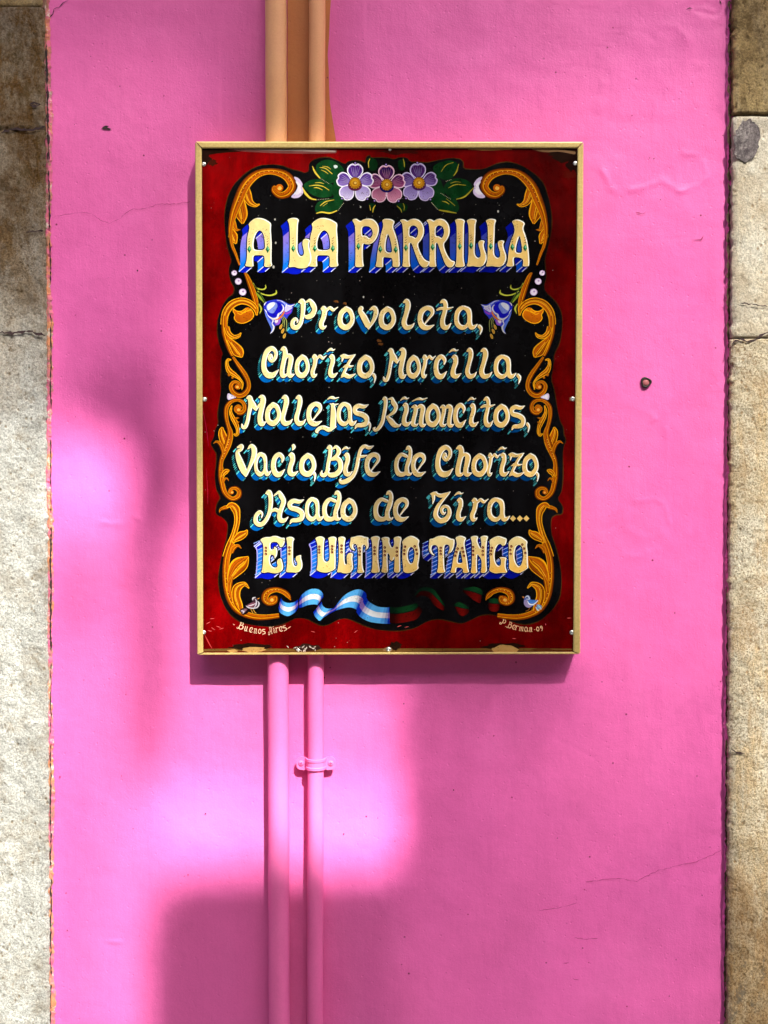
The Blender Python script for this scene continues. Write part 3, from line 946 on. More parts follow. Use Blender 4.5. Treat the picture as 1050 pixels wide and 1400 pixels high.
# ---- small blackletter-like alphabet, strokes in units of 1/7.5 px, (origin x, baseline y)
G = {
 'a': ((720, 385), [[(850,165,28),(800,160,38),(757,200,44),(742,270,42),(755,330,46),(800,362,44),(845,348,30),(872,305,24)], [(825,158,36),(866,185,50),(880,240,44),(880,310,44),(895,355,48),(925,355,34),(958,330,8)]]),
 'o': ((575, 378), [[(660,162,44),(700,186,44),(725,250,40),(715,310,42),(665,354,50),(612,332,50),(598,270,46),(615,205,46),(662,162,44)]]),
 'r': ((375, 385), [[(408,172,18),(432,165,46),(440,205,48),(428,265,44),(405,320,46),(415,360,46),(440,360,26),(460,345,6)], [(448,205,18),(480,170,24),(502,162,30),(530,182,30),(550,174,16),(582,154,5)]]),
 'v': ((785, 385), [[(822,165,40),(812,192,40),(850,260,56),(890,345,50),(893,374,16)], [(898,362,20),(945,285,34),(968,210,42),(950,162,42),(905,180,10)]]),
 'l': ((180, 385), [[(200,104,12),(236,92,46),(250,140,52),(230,225,44),(206,310,50),(232,360,48),(285,352,32),(318,318,6)]]),
 'e': ((345, 383), [[(418,322,12),(462,268,18),(500,215,32),(488,172,46),(438,160,40),(385,200,50),(368,275,48),(392,342,54),(450,362,42),(518,335,6)]]),
 't': ((540, 385), [[(572,108,10),(610,92,42),(632,130,44),(622,200,42),(598,290,46),(608,350,52),(650,360,38),(690,318,6)], [(538,182,14),(580,166,26),(650,170,24),(712,154,6)]]),
 ',': ((960, 385), [[(978,350,34),(996,370,34),(996,402,20),(984,438,4)]]),
 'P': ((90, 380), [[(176,98,14),(212,86,46),(222,140,46),(215,230,38),(196,310,38),(160,355,40),(115,350,44),(108,305,38),(134,270,30),(160,285,20),(156,308,8)], [(243,102,12),(272,88,20),(296,78,26),(325,120,50),(345,170,46),(320,225,48),(270,250,42),(238,238,16)]]),
 'C': ((55, 385), [[(172,182,8),(155,152,26),(138,185,32),(165,214,30),(202,178,34),(206,120,36),(165,84,42),(112,120,50),(80,210,46),(82,300,52),(120,355,58),(180,355,48),(238,303,6)]]),
 'h': ((240, 385), [[(250,98,16),(282,85,44),(296,140,48),(276,230,44),(260,310,46),(266,360,46),(300,360,26),(318,338,6)], [(298,190,18),(330,155,32),(360,182,50),(352,250,46),(338,320,44),(352,362,46),(398,348,6)]]),
 'i': ((735, 385), [[(752,170,14),(780,163,44),(787,220,44),(765,290,42),(763,345,48),(795,362,40),(842,333,5)], [(720,118,5),(745,98,16),(770,90,24),(790,100,14),(814,90,4)]]),
 'I': ((735, 385), [[(752,170,14),(780,163,44),(787,220,44),(765,290,42),(763,345,48),(795,362,40),(842,333,5)], [(795,70,30),(800,88,30),(785,118,5)]]),
 'z': ((865, 385), [[(866,160,14),(900,160,40),(950,168,28),(1018,146,8)], [(884,160,24),(884,190,18),(876,220,4)], [(1003,156,20),(960,212,26),(915,300,26),(885,362,26)], [(888,276,5),(930,258,28),(965,266,20),(1000,258,4)], [(868,378,8),(905,352,38),(955,370,36),(1020,343,6)]]),
 'M': ((550, 385), [[(606,106,14),(634,100,44),(642,170,40),(626,260,32),(612,340,32),(590,398,34),(565,404,28),(556,374,12)], [(636,112,36),(672,180,46),(694,222,24)], [(692,226,14),(722,185,20),(748,150,22)], [(724,98,10),(755,92,42),(766,130,50),(750,220,46),(735,310,46),(752,368,50),(792,348,6)]]),
 'c': ((95, 385), [[(204,240,10),(212,196,34),(175,160,40),(130,200,44),(115,280,46),(135,350,52),(180,364,46),(234,313,5)]]),
 'j': ((795, 385), [[(948,158,8),(985,170,20),(1038,158,4)], [(978,168,34),(985,250,52),(982,330,56),(978,385,58)], [(1014,393,6),(975,408,26),(935,422,42),(880,400,36),(832,410,30),(806,440,32),(818,456,8)], [(920,112,5),(950,94,18),(980,95,26),(1000,102,14),(1042,92,4)]]),
 's': ((430, 385), [[(600,164,5),(550,184,34),(490,176,40),(446,205,46),(458,245,44),(530,265,48),(580,300,50),(574,355,46),(520,374,38),(470,378,32),(445,412,5)]]),
 'R': ((640, 388), [[(736,112,10),(764,102,38),(768,170,36),(750,270,34),(730,350,36),(690,408,32),(655,428,26),(640,410,20),(655,398,7)], [(800,108,10),(825,104,20),(842,100,22),(852,140,46),(880,185,40),(860,238,32),(790,288,14)], [(785,290,24),(825,330,50),(868,373,48),(915,380,20),(938,358,5)]]),
 'n': ((350, 388), [[(355,190,10),(390,182,40),(396,230,40),(376,310,40),(368,360,44),(398,374,24),(424,356,5)], [(408,205,16),(446,176,36),(475,202,46),(462,280,42),(455,350,46),(475,375,38),(508,362,5)]]),
 'V': ((95, 388), [[(112,92,14),(155,76,36),(152,110,28),(112,142,34),(132,220,58),(178,330,60),(198,382,22)], [(204,374,22),(248,275,34),(284,180,46),(286,110,50),(256,76,34),(220,108,7)]]),
 'B': ((130, 385), [[(204,96,14),(234,82,38),(236,150,36),(216,250,34),(202,330,34),(172,374,34),(140,362,30),(146,328,10)], [(258,104,10),(280,92,20),(302,78,24),(330,122,44),(310,168,32),(250,210,18)], [(246,212,22),(310,200,40),(346,240,46),(346,310,46),(300,360,46),(240,370,42),(212,345,22),(232,306,7)]]),
 'f': ((325, 385), [[(686,72,5),(640,90,32),(590,76,32),(550,112,32),(526,200,34),(506,300,34),(470,380,36),(410,428,42),(350,444,38),(332,420,18),(348,408,6)], [(520,182,12),(570,180,24),(618,168,5)]]),
 'd': ((105, 385), [[(228,176,30),(172,160,34),(126,215,42),(118,290,42),(140,350,52),(190,362,40),(232,340,30)], [(224,110,8),(252,88,38),(274,130,36),(260,210,44),(234,290,40),(240,350,46),(272,360,22),(292,342,5)]]),
 'A': ((90, 395), [[(210,112,10),(244,96,44),(262,150,44),(262,230,40),(245,320,36),(200,400,38),(150,430,40),(106,405,42),(106,345,38),(145,302,34),(172,322,20),(164,362,7)], [(296,134,10),(330,108,18),(354,92,20),(372,130,46),(400,190,44),(375,270,42),(355,340,46),(370,384,46),(410,385,34),(448,352,5)], [(258,302,12),(308,276,32),(350,292,32),(376,278,14)]]),
 'T': ((-15, 395), [[(-14,112,8),(14,112,34),(44,104,30)], [(14,118,34),(18,165,26),(8,216,5)], [(28,104,24),(90,130,36),(150,116,30),(195,90,5)], [(180,104,14),(110,180,28),(60,250,38),(40,330,46),(85,384,48),(150,370,46),(186,310,40),(172,250,30),(130,240,28),(102,275,32),(120,314,26),(146,298,6)]]),
 '~': ((365, 388), [[(364,128,5),(410,108,14),(445,102,24),(475,108,14),(522,94,4)]]),
}
LINES = [
 (450.7, 450.9, [('P',397,433.5),('r',436,462.3),('o',461.5,485),('v',489.5,517.5),('o',517.7,541.5),('l',549,567),('e',571,594),('t',596.5,620),('a',621,653),(',',653,660)]),
 (516.2, 518.0, [('C',357.3,381.5),('h',382.5,403),('o',403,423.5),('r',424.5,447),('i',446.5,462),('z',465,486.5),('o',488,512),(',',509,514.5),('M',523.5,556),('o',555.5,575.5),('r',575.5,596),('c',592.8,611.3),('i',613.5,631),('l',636,652),('l',655,673),('a',675,706),(',',706,712.7)]),
 (581.5, 584.5, [('M',329.7,364),('o',362.5,384.5),('l',383,400.5),('l',402.3,418.5),('e',419,440.5),('j',431,463.7),('a',460.3,488),('s',482,505),(',',502.5,507.5),('R',509.7,549),('i',547,563),('n',561.5,583),('~',563,584.5),('o',581.5,602.5),('n',600.5,621),('c',619.5,637.5),('i',639,654.5),('t',656.7,677),('o',674.5,697),('s',696.5,718.7),(',',719.3,724.7)]),
 (651.2, 651.6, [('V',322,351.5),('a',347.5,371),('c',370.5,390),('I',393,408),('o',409,432.5),(',',427.5,432.5),('B',437.3,469.3),('i',467,482.5),('f',463.3,511.3),('e',498.5,520),('d',539,564),('e',562,582.3),('C',595,620),('h',622.5,645.5),('o',644.5,667),('r',665.5,684.5),('i',680.5,696.5),('z',695,717),('o',714,736.5),(',',732,737.2)]),
 (712.5, 713.2, [('A',346.5,394.5),('s',393,416.7),('a',417,443),('d',440.5,467),('o',465.5,488.8),('d',510.5,538),('e',537.5,559),('T',588,617.5),('i',621,637.5),('r',642.5,668),('a',666,697.5)]),
]
LINE_LABEL = ['cream script reading Provoleta,', 'cream script reading Chorizo, Morcilla,', 'cream script reading Mollejas, Riñoncitos,', 'cream script reading Vacio, Bife de Chorizo,', 'cream script reading Asado de Tira...']
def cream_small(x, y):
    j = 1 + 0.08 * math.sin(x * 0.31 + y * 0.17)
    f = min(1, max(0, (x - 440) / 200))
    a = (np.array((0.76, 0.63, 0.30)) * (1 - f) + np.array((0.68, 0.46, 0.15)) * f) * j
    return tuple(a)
for li, (b0, b1, items) in enumerate(LINES):
    shade = Acc()
    le = empty('lettering', P(532, b0, D_PN), label=LINE_LABEL[li])
    le.parent = sign; le.location = Vector(P(532, b0, D_PN)) - sign.location
    for (ch, x0, x1) in items:
        (ox, oy), sts = G[ch]
        polys = [stroke_poly([(p[0], p[1], p[2] * 1.08 + 1.5) for p in s], 5) for s in sts]
        xs = [p[0] for q in polys for p in q]
        mn, mx = min(xs), max(xs)
        kx = (x1 - x0) / (mx - mn)
        base = b0 + (b1 - b0) * ((x0 + x1) / 2 - 330) / 400
        ps = [[[(x0 + (p[0] - mn) * kx, base + (p[1] - oy) / 7.5) for p in q]] for q in polys]
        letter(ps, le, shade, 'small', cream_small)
    if li == 4:
        for cx in (701.3, 710.7, 719.6):
            letter([[[(cx - 4.1, 708.8), (cx, 704.6), (cx + 4.1, 708.8), (cx, 713)]]], le, shade, 'small', cream_small)
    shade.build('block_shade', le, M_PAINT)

# ---- display letters: outlines in units of 1/10 px
A_ = ([(178,165),(210,125),(270,85),(330,78),(400,95),(450,125),(490,155),(482,240),(490,330),(495,450),(492,600),(492,690),(505,730),(470,748),(390,748),(400,690),(398,620),(385,590),(320,588),(250,590),(240,640),(245,700),(250,745),(190,745),(128,735),(150,690),(160,600),(158,450),(165,330),(190,240),(192,200)],
      [(248,500),(245,420),(262,340),(290,280),(325,245),(360,262),(388,310),(402,400),(405,500),(370,520),(320,522),(270,515)])
L_ = ([(708,110),(745,85),(800,78),(845,85),(870,110),(855,150),(850,250),(848,400),(845,520),(860,570),(890,605),(925,598),(940,560),(930,500),(915,440),(920,390),(950,362),(995,368),(1022,390),(1005,430),(1010,500),(1035,580),(1040,660),(1010,730),(960,765),(900,770),(850,765),(800,745),(720,755),(740,700),(745,600),(745,450),(745,300),(738,180),(725,140)],)
P_ = ([(545,110),(575,92),(610,92),(640,115),(665,125),(700,100),(760,88),(830,95),(880,140),(910,200),(910,270),(885,350),(840,410),(790,440),(730,440),(700,425),(690,480),(690,600),(695,690),(708,745),(650,752),(585,748),(590,690),(592,500),(590,350),(588,200),(570,150)],
      [(680,330),(678,210),(720,188),(780,195),(820,240),(830,300),(800,355),(770,355),(750,330),(715,318)])
A3_ = ([(-75,112),(-40,92),(20,92),(60,100),(100,130),(80,170),(75,215),(100,280),(130,370),(155,500),(162,620),(168,745),(120,752),(65,745),(72,680),(60,625),(0,620),(-60,612),(-62,690),(-60,755),(-110,752),(-170,745),(-150,690),(-140,560),(-120,450),(-90,300),(-60,200),(-60,160)],
       [(-30,520),(-28,430),(-10,340),(5,290),(30,350),(50,430),(65,550),(20,556),(-10,545)])
R_ = ([(165,115),(200,98),(240,100),(275,125),(310,100),(370,88),(430,105),(480,160),(500,230),(495,310),(460,380),(415,430),(420,480),(450,560),(490,630),(530,665),(578,675),(565,720),(530,755),(480,755),(440,720),(410,650),(380,570),(345,470),(325,420),(300,420),(298,560),(300,690),(312,745),(260,750),(198,742),(212,690),(215,500),(215,300),(205,180),(190,140)],
      [(295,330),(298,210),(340,178),(390,190),(420,240),(418,300),(390,358),(370,350),(340,330)])
I_ = ([(-30,112),(0,95),(40,92),(85,100),(110,125),(95,160),(92,300),(90,500),(88,650),(110,740),(60,750),(-10,750),(-30,735),(-10,690),(-5,550),(-5,350),(-5,180),(-20,140)],)
L2_ = ([(130,120),(160,98),(210,90),(255,100),(270,115),(250,160),(248,300),(240,450),(238,560),(255,605),(290,630),(320,615),(325,570),(310,510),(295,460),(290,410),(320,385),(360,388),(380,400),(360,440),(370,500),(400,580),(405,650),(370,720),(320,748),(260,745),(215,735),(170,742),(128,740),(150,690),(158,550),(160,350),(158,200),(145,150)],)
A4_ = ([(748,128),(790,105),(840,102),(890,120),(930,155),(908,200),(905,240),(940,330),(965,430),(980,550),(990,740),(940,742),(895,740),(905,690),(900,640),(850,620),(780,615),(770,650),(780,740),(720,745),(668,735),(690,690),(700,600),(710,500),(740,380),(780,290),(790,240),(775,180)],
       [(800,550),(805,470),(830,380),(855,315),(870,380),(885,460),(890,552),(850,562)])
TOP = [(A_,322,0,0),(L_,322,0,0),(A_,322,421,462.7),(P_,427,0,0),(A3_,530,0,0),(R_,530,0,0),(R_,530,583.5,622),(I_,625,0,0),(L2_,625,0,0),(L2_,625,664.5,692.3),(A4_,625,0,0)]
E6 = ([(155,135),(190,105),(240,92),(290,95),(330,78),(380,75),(420,90),(450,105),(495,100),(495,160),(470,220),(430,235),(420,200),(390,160),(340,155),(300,170),(295,210),(300,265),(345,262),(350,220),(385,240),(395,290),(385,350),(355,395),(350,340),(300,330),(285,400),(300,470),(340,510),(385,510),(400,480),(385,440),(400,395),(445,380),(460,430),(475,500),(460,550),(410,580),(350,590),(290,575),(260,568),(220,580),(170,575),(190,530),(200,400),(205,280),(200,190),(180,155)],)
L6 = ([(512,100),(560,88),(600,92),(630,118),(608,150),(605,300),(605,420),(620,480),(645,495),(670,475),(665,430),(640,400),(650,355),(685,345),(720,335),(715,380),(735,440),(735,510),(700,560),(650,580),(600,572),(560,572),(510,570),(522,520),(530,400),(530,250),(525,150)],)
U6 = ([(-40,110),(0,85),(50,82),(95,110),(80,160),(75,300),(75,400),(110,435),(150,420),(160,350),(155,250),(150,150),(135,105),(175,88),(220,85),(255,105),(245,160),(235,300),(240,420),(235,500),(240,520),(190,555),(110,580),(40,570),(0,555),(-25,540),(-5,480),(-5,300),(-10,180),(-25,140)],)
L6b = ([(272,100),(310,85),(350,88),(380,110),(362,160),(360,300),(360,400),(370,465),(395,465),(395,420),(390,360),(410,315),(450,305),(480,325),(465,380),(475,450),(480,520),(450,570),(400,590),(340,585),(310,570),(255,575),(272,520),(285,400),(285,250),(280,150)],)
T6 = ([(445,95),(490,90),(540,75),(590,72),(640,90),(690,95),(685,150),(695,200),(680,250),(640,275),(660,230),(640,195),(610,200),(605,300),(605,450),(615,530),(635,575),(580,582),(530,580),(545,520),(548,400),(545,280),(535,210),(510,180),(480,195),(480,240),(510,275),(470,270),(440,240),(430,190),(445,140)],)
I6 = ([(715,100),(770,78),(820,78),(850,105),(830,150),(820,300),(825,450),(850,570),(780,582),(720,575),(740,520),(745,380),(742,250),(738,150)],)
M6 = ([(862,105),(910,90),(960,92),(980,115),(970,160),(1010,250),(1040,200),(1040,150),(1030,105),(1080,82),(1130,88),(1142,120),(1130,160),(1120,300),(1120,450),(1125,560),(1090,582),(1035,570),(1045,500),(1045,350),(1035,400),(1005,420),(975,395),(985,350),(950,300),(948,400),(955,520),(955,570),(920,582),(860,572),(880,500),(885,350),(885,220),(880,150)],)
O6 = ([(195,155),(240,110),(300,75),(350,78),(400,105),(438,140),(420,190),(438,260),(438,340),(425,430),(415,480),(428,520),(370,560),(310,580),(250,582),(212,560),(215,520),(205,440),(200,350),(205,260),(210,200)],
      [(315,222),(290,260),(272,330),(280,400),(310,455),(345,450),(365,380),(372,300),(355,240)])
T6b = ([(570,118),(620,115),(680,80),(740,72),(800,80),(860,115),(915,120),(915,180),(900,250),(870,300),(820,325),(845,270),(850,220),(820,190),(780,200),(770,260),(770,400),(775,520),(795,570),(730,585),(670,575),(690,520),(695,400),(695,280),(685,215),(645,195),(605,210),(595,270),(620,320),(655,345),(600,330),(570,290),(560,230),(570,170)],)
A6 = ([(-25,100),(30,72),(80,78),(128,105),(105,150),(100,200),(120,300),(145,450),(150,520),(168,570),(120,585),(75,575),(85,540),(60,510),(0,505),(-12,525),(-15,580),(-60,580),(-95,575),(-70,510),(-55,400),(-25,270),(0,190),(-10,140)],
      [(5,440),(15,360),(35,270),(50,290),(65,370),(78,445),(40,450)])
N6 = ([(182,95),(220,75),(270,75),(290,90),(275,140),(290,190),(325,260),(335,180),(325,120),(318,90),(360,72),(405,75),(425,90),(405,150),(400,300),(400,450),(410,560),(370,585),(318,575),(335,520),(335,400),(300,350),(275,320),(270,400),(270,530),(280,575),(235,590),(182,578),(200,510),(205,350),(205,200),(200,140)],)
G6 = ([(440,140),(480,110),(540,80),(590,80),(640,100),(678,110),(678,150),(660,200),(620,215),(600,185),(570,185),(540,220),(515,290),(510,360),(520,430),(550,480),(580,490),(600,470),(600,420),(595,390),(570,370),(630,365),(680,375),(665,420),(662,510),(690,575),(640,582),(590,578),(530,590),(480,575),(435,550),(450,490),(450,400),(440,300),(455,220)],)
O6b = ([(702,158),(760,105),(820,80),(880,90),(930,125),(965,155),(950,200),(965,290),(965,400),(970,500),(975,512),(920,550),(850,585),(790,575),(730,545),(708,515),(715,450),(705,350),(710,250)],
       [(835,195),(800,230),(782,310),(785,400),(815,470),(850,500),(880,470),(900,400),(905,310),(890,230),(865,200)])
BOT = [(E6,340),(L6,340),(U6,435),(L6b,435),(T6,435),(I6,435),(M6,435),(O6,530),(T6b,530),(A6,625),(N6,625),(G6,625),(O6b,625)]

def disc(acc, cx, cy, rx, ry, col, layer, n=10, rot=0.0):
    pts = [(cx + rx * math.cos(2 * math.pi * k / n + rot), cy + ry * math.sin(2 * math.pi * k / n + rot)) for k in range(n)]
    acc.add(pts, [tuple(range(n))], col, layer)

def lettering(label, y):
    le = empty('lettering', (0, 0, 0), label=label)
    le.parent = sign; le.location = Vector(P(532, y, D_PN)) - sign.location
    return le
le = lettering('large cream block letters reading A LA PARRILLA', 370)
shade = Acc()
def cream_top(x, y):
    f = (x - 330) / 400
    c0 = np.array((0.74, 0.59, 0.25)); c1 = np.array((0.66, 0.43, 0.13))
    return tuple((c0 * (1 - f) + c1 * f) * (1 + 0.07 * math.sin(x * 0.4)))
for (loops, ox, fx0, fx1) in TOP:
    ls = [smooth_loop([(ox + p[0] / 10, 290 + p[1] / 10) for p in l], 2) for l in loops]
    if fx1:
        xs = [p[0] for p in ls[0]]; mn, mx = min(xs), max(xs)
        ls = [[(fx0 + (p[0] - mn) * (fx1 - fx0) / (mx - mn), p[1]) for p in l] for l in ls]
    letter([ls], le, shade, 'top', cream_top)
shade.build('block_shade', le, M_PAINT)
for i, (cx, cy) in enumerate([(341,341),(366,341),(401,340),(430.5,340),(455,340),(490,337),(520,341),(541,341.5),(555,339),(591.5,338),(628.5,337),(644,336),(671,337),(700.5,338),(718,339)]):
    gem = Acc()
    gem.add([(cx, cy - 5.5), (cx + 3, cy), (cx, cy + 5.2), (cx - 3, cy)], [(0, 1, 2, 3)], lin((40, 130, 80)), 0.50)
    gem.add([(cx, cy - 4), (cx + 2.2, cy - 0.3), (cx, cy + 0.5)], [(0, 1, 2)], lin((130, 205, 165)), 0.53)
    gem.add([(cx - 2.6, cy + 0.4), (cx, cy + 0.8), (cx, cy + 5.0)], [(0, 1, 2)], lin((14, 40, 20)), 0.53)
    for k in range(3):
        yy = cy - 8 - 3.4 * k
        pl = stroke_poly([(cx - 1.6, yy + 0.6, 0.3), (cx - 0.3, yy + 1.0, 1.0 - 0.2 * k), (cx + 1.2, yy - 0.8, 0.3)], 3)
        v, t = union([[pl]]); gem.add([tuple(p) for p in v], t, lin((60, 40, 25)), 0.50)
    gem.build('gem_ornament', le, M_PAINT)


le = lettering('large cream block letters reading EL ULTIMO TANGO', 785)
shade = Acc()
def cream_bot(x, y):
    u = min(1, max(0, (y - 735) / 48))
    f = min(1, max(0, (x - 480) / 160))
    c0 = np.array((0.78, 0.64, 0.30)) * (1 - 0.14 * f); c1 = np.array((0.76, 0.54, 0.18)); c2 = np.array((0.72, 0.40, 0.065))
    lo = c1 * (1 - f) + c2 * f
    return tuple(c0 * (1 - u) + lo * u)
for (loops, ox) in BOT:
    ls = [smooth_loop([(ox + p[0] / 10, 725 + p[1] / 10) for p in l], 2) for l in loops]
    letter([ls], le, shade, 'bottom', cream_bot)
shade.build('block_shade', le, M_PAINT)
def trio(a, b, c):
    dots = Acc()
    for (x, y) in (a, b, c):
        disc(dots, x, y, 1.9, 1.9, lin((92, 30, 14)), 0.50, 8)
        disc(dots, x - 0.4, y + 0.3, 0.8, 0.8, lin((190, 130, 90)), 0.53, 6)
    dots.build('dot_ornament', le, M_PAINT)
for x, y0, y1 in [(363.5,749,757.5),(395.5,748.5,757.5),(436.5,747.5,755.5),(454,747,755),(467,746,755),(491.5,749.5,758.5),(512,748.5,757.5),(526,748.5,759),(542.5,749,759.5),(602.5,749,757.5),(646.8,748,758.5),(660,748.5,758.5)]:
    trio((x, y0), (x + random.uniform(-.5, .5), (y0 + y1) / 2), (x, y1))
trio((553.7,747.5),(552.7,752.5),(552.5,757.5)); trio((567,747),(569,751.7),(570,757))
trio((625.6,750),(623.8,754.7),(622.2,759.8)); trio((632,749.5),(633.2,754.5),(634.2,760)); trio((672.3,749),(671.2,753.2),(671,757.8))
trio((699,747),(697.6,752),(698,757.3)); trio((714,744.5),(716.4,750),(718.2,756))

# ---- backing: black panel and red field
LEFTP = [(505,216),(507,212),(501,214.5),(500,224),(492,220),(483,219.5),(475,221),(472,225),(460,219),(448,215),(433,217),(422.5,222.5),(422.5,234),(417,237),(410,234.5),(397,232),(384.6,226.4),(371,225),(355,226.4),(342,233),(330,242.4),(319.4,252.7),(312.6,266.4),(308.6,283.6),(307,301),(308,318),(310.6,334),(314,345.6),(317.4,357),(313.4,365),(313,374),(316,385.6),(321.4,393.6),(319.7,402.7),(311.7,407.3),(303.7,418.7),(298.6,433.6),(297.7,442),(297.7,456.4),(300.3,472),(305.4,483.9),(302.9,488),(303,503.6),(302,520.7),(302.5,534),(299.7,551.4),(298,566),(299.3,579),(294,588.3),(292.4,598.6),(287.7,606.3),(292.9,614.9),(296.7,620),(296.3,632.9),(293.7,650),(295.4,668.3),(302.7,680.3),(297,688.9),(295,699),(295.9,703.4),(304.9,707.7),(311.7,715.4),(312,725.7),(310,738.6),(306.6,749),(303.7,757),(300.3,776.6),(299,794.9),(300.9,813),(307,829),(316.3,841.7),(330,850.9),(349.4,855.4),(370,856.6),(387,853),(398.6,847.4),(405.5,844.9),(419,845.6),(429.9,851),(440.5,855.5),(451,853),(461.9,847),(472.5,845),(484.7,848.7),(500,856),(515,860.9),(533.5,862.4)]
RIGHTP = [(547,862),(567.7,858.6),(586.6,848),(602,845.7),(615.7,849),(631,853),(643,848),(656.9,840.6),(670.6,839.4),(687,843.5),(704.3,852),(721.4,853.7),(738.6,848.6),(754.6,834.9),(764.9,817.7),(767.7,797),(767,780),(761.4,754.9),(757.5,742),(754,730.5),(752.6,716),(754,706.4),(761.7,702.6),(768.5,703),(769.4,692),(761.7,681.8),(767.5,672.7),(769,658),(769.4,639),(769.4,619.6),(770,612),(773.8,600.9),(770.4,595),(769.9,584.5),(765.6,576.8),(761.7,557.5),(756.9,531.5),(753,519),(756.9,497.7),(757,484),(765,469),(769,446.7),(768,429),(760,413),(745,398.7),(744,388),(746.7,380),(745.3,366.7),(744,355),(750,335),(753.6,315),(754,293.6),(751.4,276),(744,252),(731,237.9),(714,226.4),(695.7,221.4),(680,223.6),(661.4,231.4),(647,232),(632.9,231.4),(632.9,218.6),(615.7,215.7),(595.7,220),(584,223),(573,222),(560,221.4),(557,215.7),(545.7,215),(538.6,218.6),(528,216)]
panel_loop = LEFTP + RIGHTP
red = Acc()
gx = np.linspace(275.0, 791.5, 70); gy = np.linspace(200.5, 893.0, 90)
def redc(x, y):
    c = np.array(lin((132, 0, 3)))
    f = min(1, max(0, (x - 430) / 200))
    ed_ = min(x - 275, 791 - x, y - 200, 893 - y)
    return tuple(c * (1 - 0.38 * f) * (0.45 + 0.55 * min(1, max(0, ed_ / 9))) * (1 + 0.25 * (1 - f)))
pts = [(x, y) for y in gy for x in gx]
w = len(gx)
fa = [(j * w + i, j * w + i + 1, (j + 1) * w + i + 1, (j + 1) * w + i) for j in range(len(gy) - 1) for i in range(w - 1)]
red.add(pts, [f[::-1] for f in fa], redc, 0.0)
o = len(red.v)
# sheet thickness behind
q = [(275, 200.5), (791.5, 200.5), (791.5, 893), (275, 893)]
red.add(q, [(0, 1, 2, 3)], (0.1, 0.09, 0.08), -2.0)
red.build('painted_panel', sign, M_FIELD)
pl = smooth_loop(panel_loop, 1)
acc = Acc()
v, t = union([[pl]])
acc.add([tuple(p) for p in v], [f[::-1] for f in t], (0.0045, 0.0045, 0.0055), 0.02)
rl = resample(pl if area(pl) > 0 else pl[::-1], 2.0); Nn = normals(rl)
quadstrip(acc, rl, [p + q * (0.9 + 0.5 * math.sin(i * 0.21)) for i, (p, q) in enumerate(zip(rl, Nn))], lambda i: True, lin((74, 46, 18)), 0.03)
acc.build('black_cartouche', sign, M_FIELD)

# worn patches of the enamel
worn = Acc()
def blob(cx, cy, rx, ry, col, layer, n=22, j=0.35):
    r = np.random.RandomState(int(cx * 7 + cy))
    pts = [(cx + rx * math.cos(2 * math.pi * k / n) * (1 + r.uniform(-j, j)), cy + ry * math.sin(2 * math.pi * k / n) * (1 + r.uniform(-j, j))) for k in range(n)]
    v, t = union([[smooth_loop(pts, 2)]])
    worn.add([tuple(p) for p in v], t, col, layer)
def streak(pts, col, layer=0.05):
    v, t = union([[stroke_poly(pts, 6)]])
    worn.add([tuple(p) for p in v], t, col, layer)
TAN = lin((166, 128, 76)); GREY = lin((150, 130, 125)); DK = lin((30, 14, 8)); SCR = lin((190, 170, 165))
streak([(276,207,12),(300,205,9),(330,204,6),(345,203,3)], DK, 0.05)
blob(279, 214, 9, 12, DK, 0.055); blob(290, 222, 7, 4, lin((60, 18, 8)), 0.05, j=.5)
streak([(313,204,1.5),(340,205.5,4),(380,207,5),(420,207,6),(458,207,5)], lin((110, 62, 60)), 0.06)
streak([(320,203.8,1),(360,204.6,2),(400,205,2.6),(440,206,3.5),(458,207,2)], GREY, 0.07)
streak([(640,204,1),(665,204.5,2.4),(700,204,1.2)], TAN, 0.07)
streak([(728,203.5,2),(745,206,4),(765,206,3),(785,209,4)], lin((120, 90, 64)), 0.07)
blob(772, 212, 20, 9, DK, 0.052, j=.5); blob(784, 224, 9, 12, lin((24, 8, 6)), 0.054); blob(776, 238, 9, 7, lin((70, 8, 4)), 0.05, j=.5)
blob(545, 207, 22, 4, lin((50, 10, 6)), 0.05, j=.5)
# bottom edge: bare metal showing through
streak([(278,889,3),(330,888.5,4),(400,889,4),(470,889,4),(540,889,5),(640,888,3),(700,888,4),(786,888,2)], lin((96, 68, 34)), 0.06)
blob(345, 884, 30, 4.5, DK, 0.065, j=.3); blob(347, 888, 16, 4, TAN, 0.075, j=.2); blob(318, 890, 8, 2, TAN, 0.075)
blob(420, 886, 18, 5, lin((44, 22, 18)), 0.065); blob(540, 883, 9, 6, DK, 0.066, j=.4)
blob(688, 884, 26, 5, DK, 0.065, j=.3); blob(690, 888, 18, 6, TAN, 0.075, j=.18); blob(742, 889, 16, 3, lin((80, 40, 20)), 0.07)
for k in range(26):
    x = 405 + random.gauss(10, 9); y = 885 + random.gauss(0, 2.2)
    a = random.uniform(0, 3.14); L = random.uniform(1.5, 5)
    streak([(x, y, .3), (x + L * math.cos(a) / 2, y + L * math.sin(a) / 2, 1.0), (x + L * math.cos(a), y + L * math.sin(a), .3)], SCR, 0.09 + 0.004 * k)
streak([(280,868,.4),(285,878,1.2),(290,887,.4)], lin((190, 60, 60)), 0.08)
for (x, y) in [(282,853),(289,858),(296,856),(284,862),(300,860),(287,846),(543,857),(553,858),(425,863),(484,865),(700,873),(775,845)]:
    a = random.uniform(-.6, .6)
    streak([(x, y, .3), (x + 3 * math.cos(a), y + 3 * math.sin(a), 0.9), (x + 6 * math.cos(a), y + 6 * math.sin(a), .3)], lin((200, 80, 80)), 0.08)
streak([(278,562,.5),(283,592,.8),(285,610,.4)], lin((150, 20, 50)), 0.08)
streak([(282,640,.4),(284,672,.9),(284,690,.4)], lin((150, 20, 40)), 0.08)
